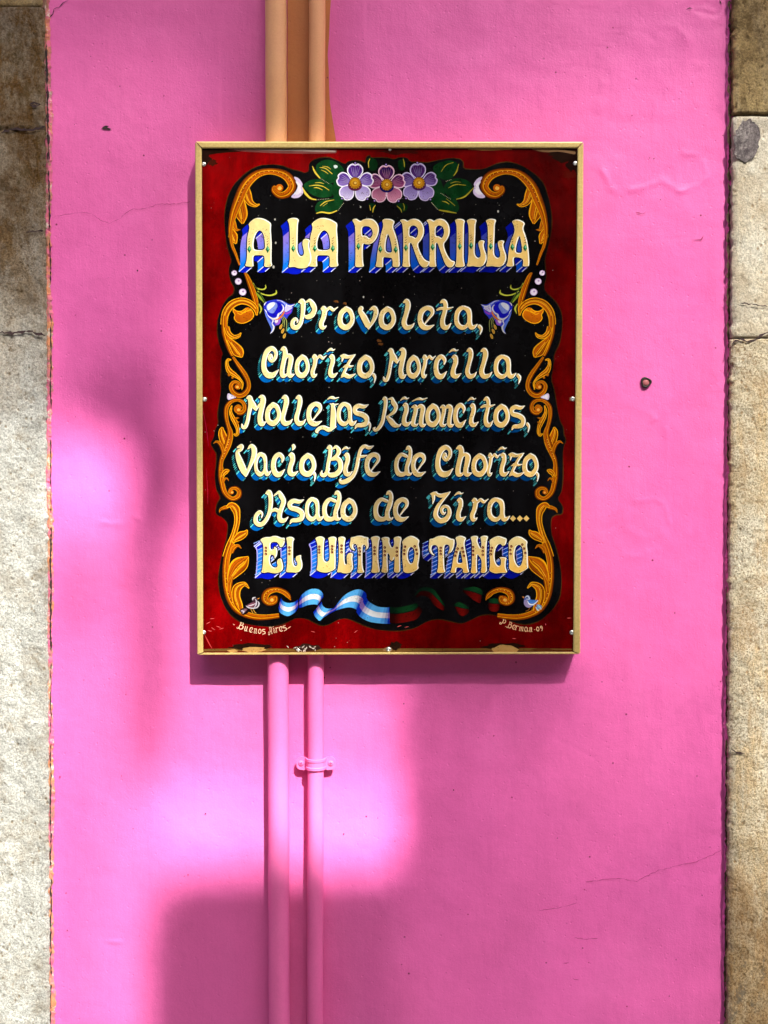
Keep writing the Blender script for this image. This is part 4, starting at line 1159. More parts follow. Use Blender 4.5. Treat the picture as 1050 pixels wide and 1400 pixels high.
for k in range(120):
    x = random.uniform(320, 745); y = random.choice([random.uniform(378, 470), random.uniform(262, 300), random.uniform(240, 860)])
    disc(worn, x, y, random.uniform(.25, .7), random.uniform(.25, .8), lin((110, 108, 104)), 0.032, 6)
for (x, y, r_) in [(369,317,1.3),(374,365,1.5),(377,332,1.2),(376,300,1.0),(493,283,1.0),(681,289,1.3),(497,406,1.0)]:
    disc(worn, x, y, r_, r_ * 1.4, lin((170, 168, 164)), 0.034, 8)
for (x, y) in [(460,412),(472,415),(518,466),(521,470)]:
    blob(x, y, 3.4, 1.8, lin((92, 56, 26)), 0.033, 12, .5)
worn.build('worn_spots', sign, M_PAINT, kind='stuff')

# ---- ornaments
OR_D, OR, OR_L, YEL = lin((70, 28, 4)), lin((150, 68, 5)), lin((178, 88, 9)), lin((226, 158, 18))
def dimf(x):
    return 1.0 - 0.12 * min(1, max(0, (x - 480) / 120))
def lanes(acc, pts, cols, n=6, layer=0.10, pos=None):
    """stroke painted in lanes across its width"""
    s = cat(pts, n); m = len(s); k = len(cols)
    if pos is None: pos = [-1 + 2 * i / (k - 1) for i in range(k)]
    rows = []
    for i, p in enumerate(s):
        a = s[max(i - 1, 0)]; b = s[min(i + 1, m - 1)]
        t = np.array([b[0] - a[0], b[1] - a[1]]); t = t / (np.hypot(*t) + 1e-9)
        nn = np.array([-t[1], t[0]]); w_ = max(p[2], 0.15) / 2
        rows.append([(p[0] + nn[0] * w_ * q, p[1] + nn[1] * w_ * q) for q in pos])
    o = len(acc.v)
    for r_ in rows:
        for (x, y), c in zip(r_, cols):
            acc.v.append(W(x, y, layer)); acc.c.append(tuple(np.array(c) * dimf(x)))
    for i in range(m - 1):
        for j in range(k - 1):
            acc.f.append((o + i * k + j, o + i * k + j + 1, o + (i + 1) * k + j + 1, o + (i + 1) * k + j))
def T(pts, ox, oy, s, mir=False):
    out = []
    for p in pts:
        x = ox + p[0] / s; y = oy + p[1] / s
        if mir: x = 1061.5 - x
        out.append((x, y) + tuple(q / s for q in p[2:]))
    return out
OR_M = lin((112, 48, 4))
LANES = [OR_D, YEL, OR, OR_L, OR_M, OR, YEL, OR, OR_M, OR_D]
LPOS = [-1, -0.86, -0.70, -0.30, -0.02, 0.12, 0.28, 0.44, 0.78, 1.0]
LA = (300, 215, 8.75); LB = (290, 325, 8.75); LC = (290, 435, 11.667); LD = (280, 530, 11.667); LE = (280, 640, 11.667); LF = (290, 740, 8.75)
MAIN = [
 (LA, [(250,500,100),(250,600,150),(268,700,140),(278,795,16)], 1),
 (LA, [(310,360,90),(330,450,110),(365,535,80),(430,575,38),(480,562,5)], 1),
 (LA, [(145,680,50),(165,790,70),(195,865,48),(252,868,5)], 0),
 (LA, [(135,860,50),(165,950,110),(200,1035,12)], 1),
 (LA, [(700,385,60),(655,350,30),(648,400,56),(720,455,78),(810,435,95),(868,355,100),(840,265,110),(760,200,100),(620,168,76),(480,190,90),(370,265,110),(290,370,120),(235,500,120),(180,640,100),(148,760,74),(130,900,50),(150,1050,40),(190,1150,34),(240,1290,20)], 0),
 (LB, [(385,420,20),(410,450,44),(445,530,62),(485,640,72),(520,760,64),(545,880,20)], 0),
 (LB, [(535,930,10),(520,850,55),(450,782,70),(350,757,78),(250,790,88),(180,865,88),(150,950,82),(142,1040,80)], 1),
 (LC, [(200,-40,96),(195,100,100),(210,230,110),(245,370,100),(290,500,90),(330,600,60)], 0),
 (LC, [(230,140,80),(262,240,80),(340,300,62),(420,285,48),(464,232,6)], 1),
 (LC, [(255,330,60),(330,420,130),(400,510,180),(445,570,140),(475,625,12)], 1),
 (LC, [(330,620,40),(420,750,60),(510,880,75),(570,1000,72),(578,1110,74),(520,1200,84),(430,1232,84),(340,1180,78),(305,1090,72),(345,1025,60),(420,1035,50),(440,1095,50),(400,1105,70)], 0),
 (LC, [(305,665,8),(250,665,34),(236,740,44),(275,840,80),(360,905,66),(430,960,38),(485,1040,22),(475,1140,6)], 1),
 (LC, [(270,880,50),(265,915,30),(300,910,6)], 0), (LC, [(330,930,40),(318,955,28),(340,965,5)], 0),
 (LD, [(560,400,60),(500,370,50),(490,320,40),(540,290,40),(590,330,30)], 0),
 (LD, [(520,400,70),(580,405,70),(632,360,70),(636,280,66),(590,215,60),(500,195,52),(410,230,62),(350,310,72),(338,420,68),(352,530,62),(378,620,62)], 0),
 (LD, [(280,630,16),(270,690,90),(285,770,130),(320,860,140),(350,950,100)], 1),
 (LD, [(370,600,60),(405,720,90),(390,830,110),(360,930,110),(310,1050,90),(270,1150,74),(255,1250,70),(255,1400,80)], 0),
 (LD, [(136,893,6),(190,862,40),(250,905,60),(285,990,60),(290,1050,40)], 0),
 (LD, [(432,285,10),(412,380,36),(440,470,60),(490,560,72),(522,650,50),(525,720,44),(500,758,34),(462,735,10)], 1),
 (LD, [(470,510,40),(510,490,36),(550,480,5)], 0), (LD, [(500,580,40),(530,560,30),(548,540,5)], 0),
 (LE, [(255,-20,80),(258,120,92),(275,240,84),(310,370,80),(370,450,72),(450,490,70),(535,450,84),(550,370,76),(490,318,62),(420,330,54),(392,380,52),(432,408,50)], 0),
 (LE, [(280,150,40),(300,90,60),(345,50,70),(392,35,8)], 1), (LE, [(290,240,40),(310,185,40),(350,165,28),(382,205,6)], 0),
 (LE, [(228,715,6),(255,660,44),(310,635,60),(370,620,66)], 0),
 (LE, [(350,620,20),(420,590,90),(490,650,130),(515,740,96),(515,860,84),(488,980,82),(450,1100,90),(400,1230,110),(350,1360,100),(330,1420,96)], 1),
 (LE, [(440,1190,10),(500,1130,90),(570,1080,130),(640,1040,90),(676,985,8)], 1),
 (LE, [(420,1320,50),(450,1260,60),(515,1238,36),(580,1282,6)], 0),
 (LF, [(235,20,86),(200,110,80),(172,230,80),(165,380,86),(178,540,90),(215,680,96),(290,800,96),(390,868,80),(520,905,74),(650,908,66),(800,890,56)], 0),
 (LF, [(235,140,40),(255,85,56),(310,52,32),(350,88,5)], 0),
 (LF, [(195,480,30),(240,400,120),(300,310,190),(370,250,160),(434,184,8)], 1),
 (LF, [(205,600,60),(215,500,60),(245,420,30)], 0),
 (LF, [(442,562,6),(385,512,46),(300,560,100),(285,660,100),(315,760,100),(350,840,50)], 1),
 (LF, [(942,706,6),(910,650,58),(850,602,62),(760,578,62),(660,612,84),(630,690,84),(680,742,62),(750,722,62),(762,672,50),(712,690,88)], 0),
]
FAN = [(250,835),(290,875),(350,880),(420,825),(480,860),(510,930),(470,990),(370,1035),(290,1015),(255,960),(275,925),(245,885)]
def scrollwork(mir):
    acc = Acc()
    for k, (tr, pts, mode) in enumerate(MAIN):
        ps = T(pts, *tr, mir)
        ly = 0.06 + 0.008 * k
        big_ = max(p[2] for p in ps) > 9
        lanes(acc, ps, LANES, 7, ly, LPOS if not mir else [-q for q in LPOS])
        # rim and inner lines of yellow
        s = cat([p for p in ps], 5)
        if mode == 1:
            for off, wd_, c in ((0.93, 0.9, YEL), (-0.93, 0.9, YEL), (0.05, 0.8, lin((236, 170, 40))), (-0.42, 0.6, OR_D)):
                m = len(s); line_ = []
                rng_ = range(0, m) if abs(off) > 0.5 else range(int(m * 0.15), int(m * 0.85))
                for i in rng_:
                    a = s[max(i - 1, 0)]; b = s[min(i + 1, m - 1)]
                    t_ = np.array([b[0] - a[0], b[1] - a[1]]); t_ = t_ / (np.hypot(*t_) + 1e-9)
                    nn = np.array([-t_[1], t_[0]])
                    line_.append((s[i][0] + nn[0] * s[i][2] / 2 * off, s[i][1] + nn[1] * s[i][2] / 2 * off, wd_))
                if len(line_) > 3:
                    lanes(acc, line_, [c, c], 1, ly + 0.005)
        elif big_ and len(s) > 30:
            # row of small dots along the body
            m = len(s)
            for i in range(int(m * 0.3), int(m * 0.7), 2):
                p = s[i]
                disc(acc, p[0], p[1], 0.5, 0.5, lin((250, 200, 90)), ly + 0.004, 6)
    fp = smooth_loop(T(FAN, *LB, mir), 2)
    v, t = union([[fp]])
    cy = sum(p[1] for p in fp) / len(fp)
    acc.add([tuple(p) for p in v], t, lambda x, y: tuple(np.array(lin((176, 88, 10))) * (0.7 + 0.5 * min(1, max(0, (cy + 8 - y) / 16)))), 0.40)
    rl_ = resample(fp if area(fp) > 0 else fp[::-1], 1.5); nn_ = normals(rl_)
    quadstrip(acc, rl_, [p - q * 1.1 for p, q in zip(rl_, nn_)], lambda i: rl_[i][1] > cy - 9, YEL, 0.41, 0.002)
    for k in range(4):
        pts = T([(300 + 40 * k, 900 - 8 * k, 8), (350 + 34 * k, 915 - 18 * k, 10), (420 + 22 * k, 850 + 10 * k, 6)], *LB, mir)
        lanes(acc, pts, [YEL, YEL], 6, 0.42 + 0.004 * k)
    # curl centres
    for (tr, x, y, r_) in ((LA, 718, 368, 46), (LC, 400, 1095, 40), (LD, 535, 350, 46), (LE, 432, 385, 30), (LF, 712, 700, 40)):
        p = T([(x, y, r_)], *tr, mir)[0]
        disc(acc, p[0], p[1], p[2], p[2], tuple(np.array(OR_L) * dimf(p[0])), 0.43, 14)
        disc(acc, p[0] + 0.3, p[1] + .3, p[2] * 0.55, p[2] * 0.5, tuple(np.array(lin((226, 168, 70))) * dimf(p[0])), 0.44, 10)
    # violet petals against the scrolls
    for (tr, poly_) in ((LC, [(235,1250),(255,1190),(330,1230),(395,1268),(320,1285),(255,1312)]),
                        (LA, [(880,225),(950,250),(1000,320),(985,350),(1005,400),(1000,440),(950,485),(890,492),(850,475),(915,410),(945,330)])):
        pp = smooth_loop(T(poly_, *tr, mir), 2)
        v, t = union([[pp]])
        acc.add([tuple(p) for p in v], t, lambda x, y: lin((186, 170, 205)), 0.45)
        c0 = np.mean(np.array(pp), axis=0)
        inner = [(c0[0] + (p[0] - c0[0]) * 0.62, c0[1] + (p[1] - c0[1]) * 0.62) for p in pp]
        v, t = union([[inner]])
        acc.add([tuple(p) for p in v], t, lambda x, y: lin((206, 200, 214)), 0.47)
    # pearls
    for (x, y, r_) in ((265, 422, 34), (313, 523, 41), (366, 651, 44)):
        p = T([(x, y, r_)], *LB, mir)[0]
        disc(acc, p[0], p[1], p[2], p[2] * .95, lin((168, 140, 186)), 0.45, 18)
        disc(acc, p[0], p[1] + .2, p[2] * .82, p[2] * .78, lin((205, 196, 216)), 0.46, 16)
        disc(acc, p[0] + .6, p[1] - .8, p[2] * .32, p[2] * .3, lin((150, 120, 170)), 0.47, 10)
    # tendrils
    LEAFG, LEAFY = lin((60, 90, 30)), lin((168, 172, 60))
    for pts, c in (([(490,540,6),(530,600,14),(600,620,14),(640,600,16),(638,565,6)], LEAFY), ([(540,640,6),(620,680,14),(700,690,16),(765,665,20),(765,625,5)], LEAFY),
                   ([(525,655,12),(570,710,26),(620,775,10)], lin((120, 140, 40))), ([(560,790,8),(588,850,22),(570,910,5)], LEAFY), ([(480,540,5),(560,640,12),(640,775,10)], LEAFG)):
        lanes(acc, T(pts, *LB, mir), [c, c], 6, 0.48)
    return acc.build('scrollwork', sign, M_PAINT)
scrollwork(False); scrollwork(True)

def poly(acc, pts, col, layer, sm=2, rim=None, rimw=1.0, rimf=None):
    pts = smooth_loop(pts, sm)
    v, t = union([[pts]])
    acc.add([tuple(p) for p in v], t, col, layer)
    if rim:
        rl_ = resample(pts if area(pts) > 0 else pts[::-1], 0.9); nn_ = normals(rl_)
        quadstrip(acc, rl_, [p - q * rimw for p, q in zip(rl_, nn_)], (lambda i: True) if rimf is None else (lambda i: rimf(nn_[i])), rim, layer + 0.02, 0.002)
def brush(acc, pts, col, layer):
    lanes(acc, pts, [col, col], 6, layer)

# leaves round the flowers
leafd = Acc()
GR = lambda k=1.0: (lambda x, y: tuple(np.array(lin((16, 66, 30))) * k * (0.75 + 0.5 * (0.5 + 0.5 * math.sin(x * 0.35 + y * 0.2)))))
FL = (410, 210, 8.75); FR = (510, 210, 7.0)
for i, l in enumerate([[(190,140),(250,90),(330,68),(420,90),(500,150),(540,215),(440,300),(400,350),(340,352),(250,300),(195,230)],
          [(30,385),(100,325),(200,300),(330,330),(400,380),(430,450),(380,520),(230,530),(120,480)], [(200,722),(175,650),(210,580),(300,550),(420,520),(530,590),(460,670),(380,710),(280,715)],
          [(400,300),(520,300),(560,520),(470,620),(400,560)],
          [(800,60),(860,40),(930,90),(930,180),(860,220),(815,170)], [(820,600),(860,590),(915,610),(900,680),(870,705),(835,660)]]):
    lf = Acc(); poly(lf, T(l, *FL), GR(0.75 if i < 4 else 0.35), 0.06 + 0.012 * i); lf.build('leaf_ornament', sign, M_PAINT)
for i, l in enumerate([[(820,95),(740,60),(640,80),(565,130),(600,200),(660,250),(740,252),(795,190)], [(962,312),(900,250),(800,230),(720,260),(670,320),(700,400),(790,440),(900,400)],
          [(800,570),(830,520),(800,440),(680,400),(560,420),(550,470),(630,540),(720,555)], [(560,170),(640,230),(700,400),(620,460),(560,400)],
          [(240,60),(300,50),(320,110),(290,170),(240,150)], [(220,480),(300,470),(340,510),(290,570),(240,530)]]):
    lf = Acc(); poly(lf, T(l, *FR), GR(0.45 if i < 4 else 0.35), 0.06 + 0.012 * i); lf.build('leaf_ornament', sign, M_PAINT)
YL = lin((205, 180, 60)); YD = lin((150, 140, 40))
for pts in [[(150,150,6),(180,220,20),(240,295,14)], [(235,165,4),(310,180,10),(390,245,8)], [(270,150,4),(330,160,8),(370,188,4)], [(255,195,4),(300,215,8),(340,245,4)],
            [(110,388,5),(200,378,12),(280,395,10),(350,438,5)], [(180,350,4),(240,348,8),(290,362,4)], [(165,410,5),(210,408,12),(270,435,5)], [(25,400,10),(70,480,26),(130,535,20),(195,552,12)],
            [(240,625,5),(310,575,12),(410,553,5)], [(275,630,4),(330,590,6)], [(195,715,8),(260,700,16),(360,712,16),(445,682,10)],
            [(838,60,6),(820,110,10),(825,170,5)], [(835,615,4),(845,680,8)], [(905,615,5),(880,655,12),(872,705,5)]]:
    brush(leafd, T(pts, *FL), YL, 0.16)
for pts in [[(650,175,4),(700,110,6),(770,85,4)], [(820,100,5),(800,170,12),(770,215,5)], [(720,330,4),(790,297,9),(890,303,4)], [(740,285,4),(790,270,6),(840,275,3)], [(795,438,6),(880,410,14),(965,325,6)],
            [(630,540,8),(700,552,16),(800,570,6)], [(660,455,4),(700,465,10),(730,485,4)], [(700,430,3),(750,470,5),(785,500,3)], [(288,50,4),(298,90,9),(300,130,4)], [(228,500,4),(262,530,8),(275,565,4)], [(288,475,4),(300,510,6),(295,545,3)]]:
    brush(leafd, T(pts, *FR), YD, 0.16)
for (a, b, tr, n) in [((250,300),(345,358),FL,7), ((205,553),(345,540),FL,8), ((460,675),(520,595),FL,6), ((560,470),(620,535),FR,8), ((650,380),(740,435),FR,8), ((745,250),(700,265),FR,4)]:
    for k in range(n):
        p = T([(a[0] + (b[0] - a[0]) * k / (n - 1), a[1] + (b[1] - a[1]) * k / (n - 1))], *tr)[0]
        disc(leafd, p[0], p[1], 0.45, 0.45, lin((190, 190, 160)), 0.17, 6)
poly(leafd, [(456, 226), (459, 225.4), (462, 227), (461, 229.5), (458, 230.5), (456.5, 229)], lin((200, 215, 215)), 0.18)
leafd.build('leaf_veins', sign, M_PAINT, kind='stuff')

def flower(cx, cy, dark, mid, pale, rimc, inner, name):
    acc = Acc()
    petals = [(92, 27, 24), (165, 26, 22), (18, 26, 21), (232, 27, 23), (305, 27, 24)]
    order = [1, 2, 3, 4, 0]
    for k, pi in enumerate(order):
        ang, L, wd_ = petals[pi]
        a = math.radians(ang + random.uniform(-3, 3))
        ca, sa = math.cos(a), -math.sin(a)
        def tp(u, v_): return (cx + u * ca - v_ * sa, cy + u * sa + v_ * ca)
        shape = [(5, -2), (9, -0.30 * wd_), (15, -0.46 * wd_), (21, -0.46 * wd_), (L - 1.5, -0.30 * wd_), (L, -0.14 * wd_), (L - 2.0, 0), (L, 0.14 * wd_), (L - 1.5, 0.30 * wd_), (21, 0.46 * wd_), (15, 0.46 * wd_), (9, 0.30 * wd_), (5, 2)]
        pts = [tp(*q) for q in shape]
        def cf(x, y):
            u = (x - cx) * ca + (y - cy) * sa
            w_ = (y - cy + 22) / 44
            c = np.array(dark) * (1 - w_) + np.array(mid) * w_ if w_ < 0.5 else np.array(mid) * (1 - (w_ - .5) * 2) + np.array(pale) * (w_ - .5) * 2
            return tuple(c)
        # outer wash then inner heart
        poly(acc, pts, lambda x, y: tuple(np.array(mid) * .5 + np.array(pale) * .5), 0.20 + 0.03 * k, 2, rimc, 1.3)
        ins = []
        for (u, v_) in shape:
            ins.append(tp(6 + (u - 6) * 0.88, v_ * 0.86))
        poly(acc, ins, cf, 0.215 + 0.03 * k, 2)
        for j in range(-2, 3):
            brush(acc, [tp(9, j * 0.9) + (0.3,), tp(15, j * 2.1) + (0.55,), tp(L - 5, j * 3.0) + (0.25,)], tuple(np.array(pale) * 0.55 + np.array(dark) * 0.35 + 0.02), 0.226 + 0.03 * k)
        if pi in (0, 3, 4):
            p = tp(L + 0.5, 0)
            disc(acc, p[0], p[1], 1.2, 1.2, lin((150, 120, 200)), 0.19, 8)
    poly(acc, [(cx + 10 * math.cos(t_ / 6 * math.pi) , cy + 3 + 8 * math.sin(t_ / 6 * math.pi)) for t_ in range(12)], inner, 0.37)
    disc(acc, cx, cy, 8.2, 8.2, lin((92, 58, 16)), 0.39, 22)
    disc(acc, cx - .2, cy + .2, 7.0, 7.0, lin((158, 104, 20)), 0.40, 20)
    disc(acc, cx - .4, cy - .3, 5.0, 4.8, lin((186, 134, 30)), 0.41, 18)
    disc(acc, cx, cy, 3.3, 3.0, lin((150, 98, 20)), 0.42, 14)
    disc(acc, cx + .4, cy - .3, 1.9, 1.7, lin((214, 176, 80)), 0.43, 12)
    for k in range(14):
        t_ = k / 14 * 6.283
        disc(acc, cx + 7.4 * math.cos(t_), cy + 7.4 * math.sin(t_), .5, .5, lin((210, 160, 60)), 0.435, 5)
    acc.build('flower_ornament', sign, M_PAINT)
flower(485.4, 250.4, lin((62, 12, 112)), lin((118, 84, 184)), lin((196, 186, 226)), lin((232, 228, 244)), lin((90, 30, 60)), 'v')
flower(572.8, 250.0, lin((48, 12, 66)), lin((88, 60, 134)), lin((142, 128, 184)), lin((176, 164, 204)), lin((60, 26, 70)), 'v')
flower(528.8, 252.6, lin((26, 12, 66)), lin((124, 40, 92)), lin((184, 120, 148)), lin((208, 176, 198)), lin((20, 18, 80)), 'p')

# bell flowers
def bell(mir, k=1.0):
    acc = Acc(); B = (350, 400, 17.5)
    def TT(p): 
        q = T(p, *B, False)
        if mir: q = [(1061.5 - a[0] - 0.5, a[1] + 0.5) + tuple(a[2:]) for a in q]
        return q
    s = lambda c: tuple(np.array(lin(c)) * k)
    poly(acc, TT([(175,290),(250,215),(380,180),(500,165),(620,185),(720,240),(800,285),(940,268),(880,380),(860,480),(770,560),(735,635),(660,560),(600,660),(560,775),(460,790),(440,870),(400,930),(335,985),(375,900),(330,780),(250,620),(205,480)]), s((46, 60, 205)), 0.10, 1)
    poly(acc, TT([(205,470),(235,480),(290,620),(350,690),(400,800),(440,850),(400,930),(335,985),(380,900),(330,780),(250,620)]), s((90, 120, 225)), 0.12, 1)
    poly(acc, TT([(600,185),(700,240),(770,290),(700,330),(680,280),(600,220)]), s((120, 140, 232)), 0.12, 1)
    poly(acc, TT([(190,300),(250,240),(390,200),(520,215),(610,270),(660,350),(640,440),(540,520),(470,590),(360,590),(280,510),(220,400)]), s((22, 20, 190)), 0.14, 1)
    poly(acc, TT([(250,300),(330,240),(430,220),(500,250),(520,330),(470,420),(420,500),(340,490),(270,430),(240,360)]), s((120, 140, 225)), 0.16, 2)
    poly(acc, TT([(260,320),(330,250),(420,225),(470,260),(420,330),(340,400),(280,430)]), s((220, 224, 245)), 0.18, 2)
    poly(acc, TT([(700,340),(760,320),(850,330),(880,370),(800,420),(720,470),(680,440)]), s((196, 190, 236)), 0.16, 1)
    poly(acc, TT([(690,480),(780,470),(850,400),(840,470),(750,520),(700,520)]), s((150, 60, 190)), 0.17, 1)
    poly(acc, TT([(430,660),(520,620),(600,650),(560,760),(470,780)]), s((150, 90, 205)), 0.16, 1)
    poly(acc, TT([(440,670),(510,640),(540,670),(500,730),(455,720)]), s((225, 220, 240)), 0.18, 1)
    poly(acc, TT([(430,650),(540,600),(620,520),(680,410),(690,480),(640,570),(560,640),(480,665)]), s((216, 120, 30)), 0.20, 1)
    Wt = s((226, 226, 240))
    for pts in [[(265,520,8),(330,590,26),(420,630,38),(510,600,44),(540,520,44),(600,480,30),(655,400,34),(650,330,28),(610,280,10)], [(730,270,10),(720,330,30),(690,375,8)], [(740,300,16),(820,325,34),(880,305,22),(940,272,5)],
                [(360,620,10),(410,670,34),(385,740,20),(425,820,40),(400,920,30),(340,980,6)], [(200,310,10),(210,270,26),(250,225,8)], [(205,400,10),(240,450,20),(270,520,8)], [(500,185,8),(600,200,14),(700,260,8)]]:
        brush(acc, TT(pts), Wt, 0.24)
    for pts in [[(640,580,12),(680,680,18),(670,830,14)], [(660,570,12),(730,680,20),(725,930,14)], [(610,600,10),(650,700,16),(620,760,12)]]:
        brush(acc, TT(pts), s((150, 160, 90)), 0.26)
    for (x, y) in ((595, 820), (640, 920), (680, 1040)):
        poly(acc, TT([(x + 30, y - 75), (x + 40, y - 20), (x, y + 62), (x - 38, y + 50), (x - 30, y - 20)]), s((196, 132, 36)), 0.28, 2, s((226, 190, 90)), .5)
    acc.build('bellflower_ornament', sign, M_PAINT)
bell(False, 0.9); bell(True, 0.55)

# ribbon in sky blue and white, then green and red
rb = Acc(); RBT = (375, 790, 6.5625)
def ribbon(st, dk, lt, wh, whd, layer):
    """stations: (xtop, ytop, xbot, ybot, brightness)"""
    s = cat(st, 5)
    o = len(rb.v)
    cuts = [0, 0.33, 0.331, 0.66, 0.661, 1.0]
    for p in s:
        b = min(1, max(0, p[4]))
        b = round(b * 3) / 3
        blue = tuple(np.array(dk) * (1 - b) + np.array(lt) * b)
        wt = tuple(np.array(whd) * (1 - b) + np.array(wh) * b)
        for ci, c in enumerate(cuts):
            x = p[0] + (p[2] - p[0]) * c; y = p[1] + (p[3] - p[1]) * c
            q = T([(x, y)], *RBT)[0]
            rb.v.append(W(q[0], q[1], layer)); rb.c.append(blue if ci in (0, 1, 4, 5) else wt)
    for i in range(len(s) - 1):
        for j in range(5):
            rb.f.append((o + i * 6 + j, o + (i + 1) * 6 + j, o + (i + 1) * 6 + j + 1, o + i * 6 + j + 1))
BD, BLt, WH, WHD = lin((6, 34, 150)), lin((84, 168, 234)), lin((222, 226, 234)), lin((110, 84, 150))
ribbon([(60,180,38,270,0),(75,205,50,310,.3),(105,222,90,335,1),(145,225,130,342,1),(185,215,185,310,.2),(212,195,215,265,0)], BD, BLt, WH, WHD, 0.10)
ribbon([(225,190,225,270,0),(250,150,255,262,.2),(300,112,300,245,.8),(350,98,345,238,1),(400,106,375,240,1),(432,135,385,245,.4),(440,170,375,262,0)], BD, BLt, WH, WHD, 0.12)
ribbon([(425,215,350,310,0),(432,245,365,345,.4),(455,268,385,368,1),(480,276,408,384,1),(505,275,450,350,.3),(535,272,535,300,0)], BD, BLt, WH, WHD, 0.14)
ribbon([(535,272,530,304,0),(570,225,560,290,.2),(620,165,610,275,.8),(680,125,660,265,1),(740,105,700,268,1),(780,108,725,278,.5),(820,135,740,292,0),(828,170,735,312,0)], BD, BLt, WH, WHD, 0.16)
ribbon([(822,170,735,305,0),(845,210,765,345,.2),(880,235,805,372,.8),(930,258,860,395,1),(985,265,940,408,.9),(1020,265,1000,412,.3),(1040,264,1040,412,0)], BD, BLt, WH, WHD, 0.18)
RGT = (530, 790, 5.833)
def two(st, layer):
    s = cat(st, 5); o = len(rb.v)
    for p in s:
        b = min(1, max(0.0, p[4]))
        g = tuple(np.array(lin((4, 22, 14))) * (1 - b) + np.array(lin((12, 54, 26))) * b)
        r_ = tuple(np.array(lin((14, 2, 2))) * (1 - b) + np.array(lin((92, 9, 7))) * b)
        k_ = (0.005, 0.004, 0.004)
        for c, colr in ((0, g), (0.36, g), (0.37, k_), (0.42, k_), (0.43, r_), (1.0, r_)):
            q = T([(p[0] + (p[2] - p[0]) * c, p[1] + (p[3] - p[1]) * c)], *RGT)[0]
            rb.v.append(W(q[0], q[1], layer)); rb.c.append(colr)
    for i in range(len(s) - 1):
        for j in range(5):
            rb.f.append((o + i * 6 + j, o + (i + 1) * 6 + j, o + (i + 1) * 6 + j + 1, o + i * 6 + j + 1))
two([(15,230,15,358,.1),(60,236,60,362,.2),(110,232,115,358,.9),(160,222,180,345,1),(200,212,235,325,.6),(230,200,280,260,0)], 0.20)
two([(215,135,230,160,0),(260,85,270,140,.1),(320,76,330,160,.1),(370,95,370,215,.5),(410,150,420,250,.9),(455,210,450,262,.1)], 0.21)
two([(600,90,600,110,0),(640,78,640,140,.4),(690,72,690,180,.9),(735,85,730,200,.8),(760,110,745,190,0)], 0.22)
two([(530,215,545,250,.2),(560,195,570,290,.8),(590,200,600,305,1),(630,225,635,285,.4),(650,240,650,270,0)], 0.23)
two([(805,170,800,235,0),(830,165,820,262,.6),(850,163,850,270,1),(880,170,880,262,.5),(895,180,895,250,0)], 0.24)
rb.build('ribbon_ornament', sign, M_PAINT)

# little birds
def bird(tr, parts):
    acc = Acc()
    for (kind, pts, col, ly) in parts:
        if kind == 'p': poly(acc, T(pts, *tr), lin(col), ly, 2)
        else: brush(acc, T(pts, *tr), lin(col), ly)
    acc.build('bird_ornament', sign, M_PAINT)
bird(LF, [
 ('p', [(325,830),(360,795),(430,800),(455,830),(410,875),(365,885)], (20, 12, 14), 0.46), ('p', [(335,835),(375,805),(430,805),(400,845),(365,870)], (96, 66, 80), 0.48),
 ('b', [(345,830,6),(375,838,16),(370,865,6)], (180, 170, 185), 0.49), ('b', [(395,815,5),(385,850,8)], (150, 130, 145), 0.49),
 ('p', [(400,770),(460,735),(490,720),(480,690),(495,672),(525,672),(545,690),(548,715),(568,750),(560,785),(520,808),(450,800)], (58, 36, 48), 0.50),
 ('p', [(410,775),(460,742),(510,730),(530,752),(490,785),(440,790)], (120, 74, 92), 0.52),
 ('b', [(405,772,6),(440,795,12),(500,800,14),(545,785,14),(562,745,14),(545,715,6)], (186, 182, 196), 0.54), ('b', [(430,775,5),(480,762,10),(520,745,6)], (196, 190, 204), 0.54),
 ('b', [(485,705,8),(490,680,16),(520,670,10)], (186, 182, 196), 0.55), ('b', [(515,690,6),(530,715,16),(525,760,14),(505,790,6)], (178, 172, 190), 0.55),
 ('b', [(545,690,10),(568,678,5)], (214, 140, 40), 0.55), ('b', [(462,810,6),(478,840,8),(490,862,5)], (200, 150, 60), 0.55), ('b', [(490,810,6),(510,845,8),(530,862,5)], (200, 150, 60), 0.55)])
BR = (670, 740, 8.75)
bird(BR, [
 ('b', [(545,785,10),(565,805,24),(575,830,10)], (92, 146, 190), 0.48), ('b', [(560,770,10),(590,790,28),(612,812,12)], (110, 160, 200), 0.485), ('b', [(555,760,10),(595,770,18),(622,790,8)], (80, 130, 180), 0.487),
 ('b', [(548,790,8),(570,825,12),(590,820,5)], (190, 205, 215), 0.49), ('b', [(575,765,6),(600,790,12),(612,815,5)], (170, 195, 210), 0.49),
 ('p', [(405,690),(425,655),(455,642),(482,665),(482,695),(520,705),(575,700),(560,735),(520,770),(480,795),(430,785),(402,750)], (70, 84, 150), 0.50),
 ('p', [(410,700),(450,700),(470,740),(500,775),(470,798),(425,785),(402,745)], (128, 116, 156), 0.52),
 ('p', [(450,705),(500,700),(560,705),(540,735),(490,745),(455,735)], (58, 106, 180), 0.53),
 ('b', [(448,715,6),(470,750,14),(520,755,14),(575,708,8)], (206, 214, 226), 0.55), ('b', [(420,670,8),(450,655,14),(470,690,14),(430,692,5)], (190, 200, 220), 0.55), ('b', [(430,672,6),(445,668,10)], (14, 14, 30), 0.56),
 ('p', [(378,658),(410,660),(408,680),(395,682)], (190, 118, 60), 0.55), ('b', [(480,795,6),(455,825,8),(425,835,5)], (140, 84, 26), 0.55), ('b', [(505,790,6),(500,820,8),(480,835,5)], (140, 84, 26), 0.55)])

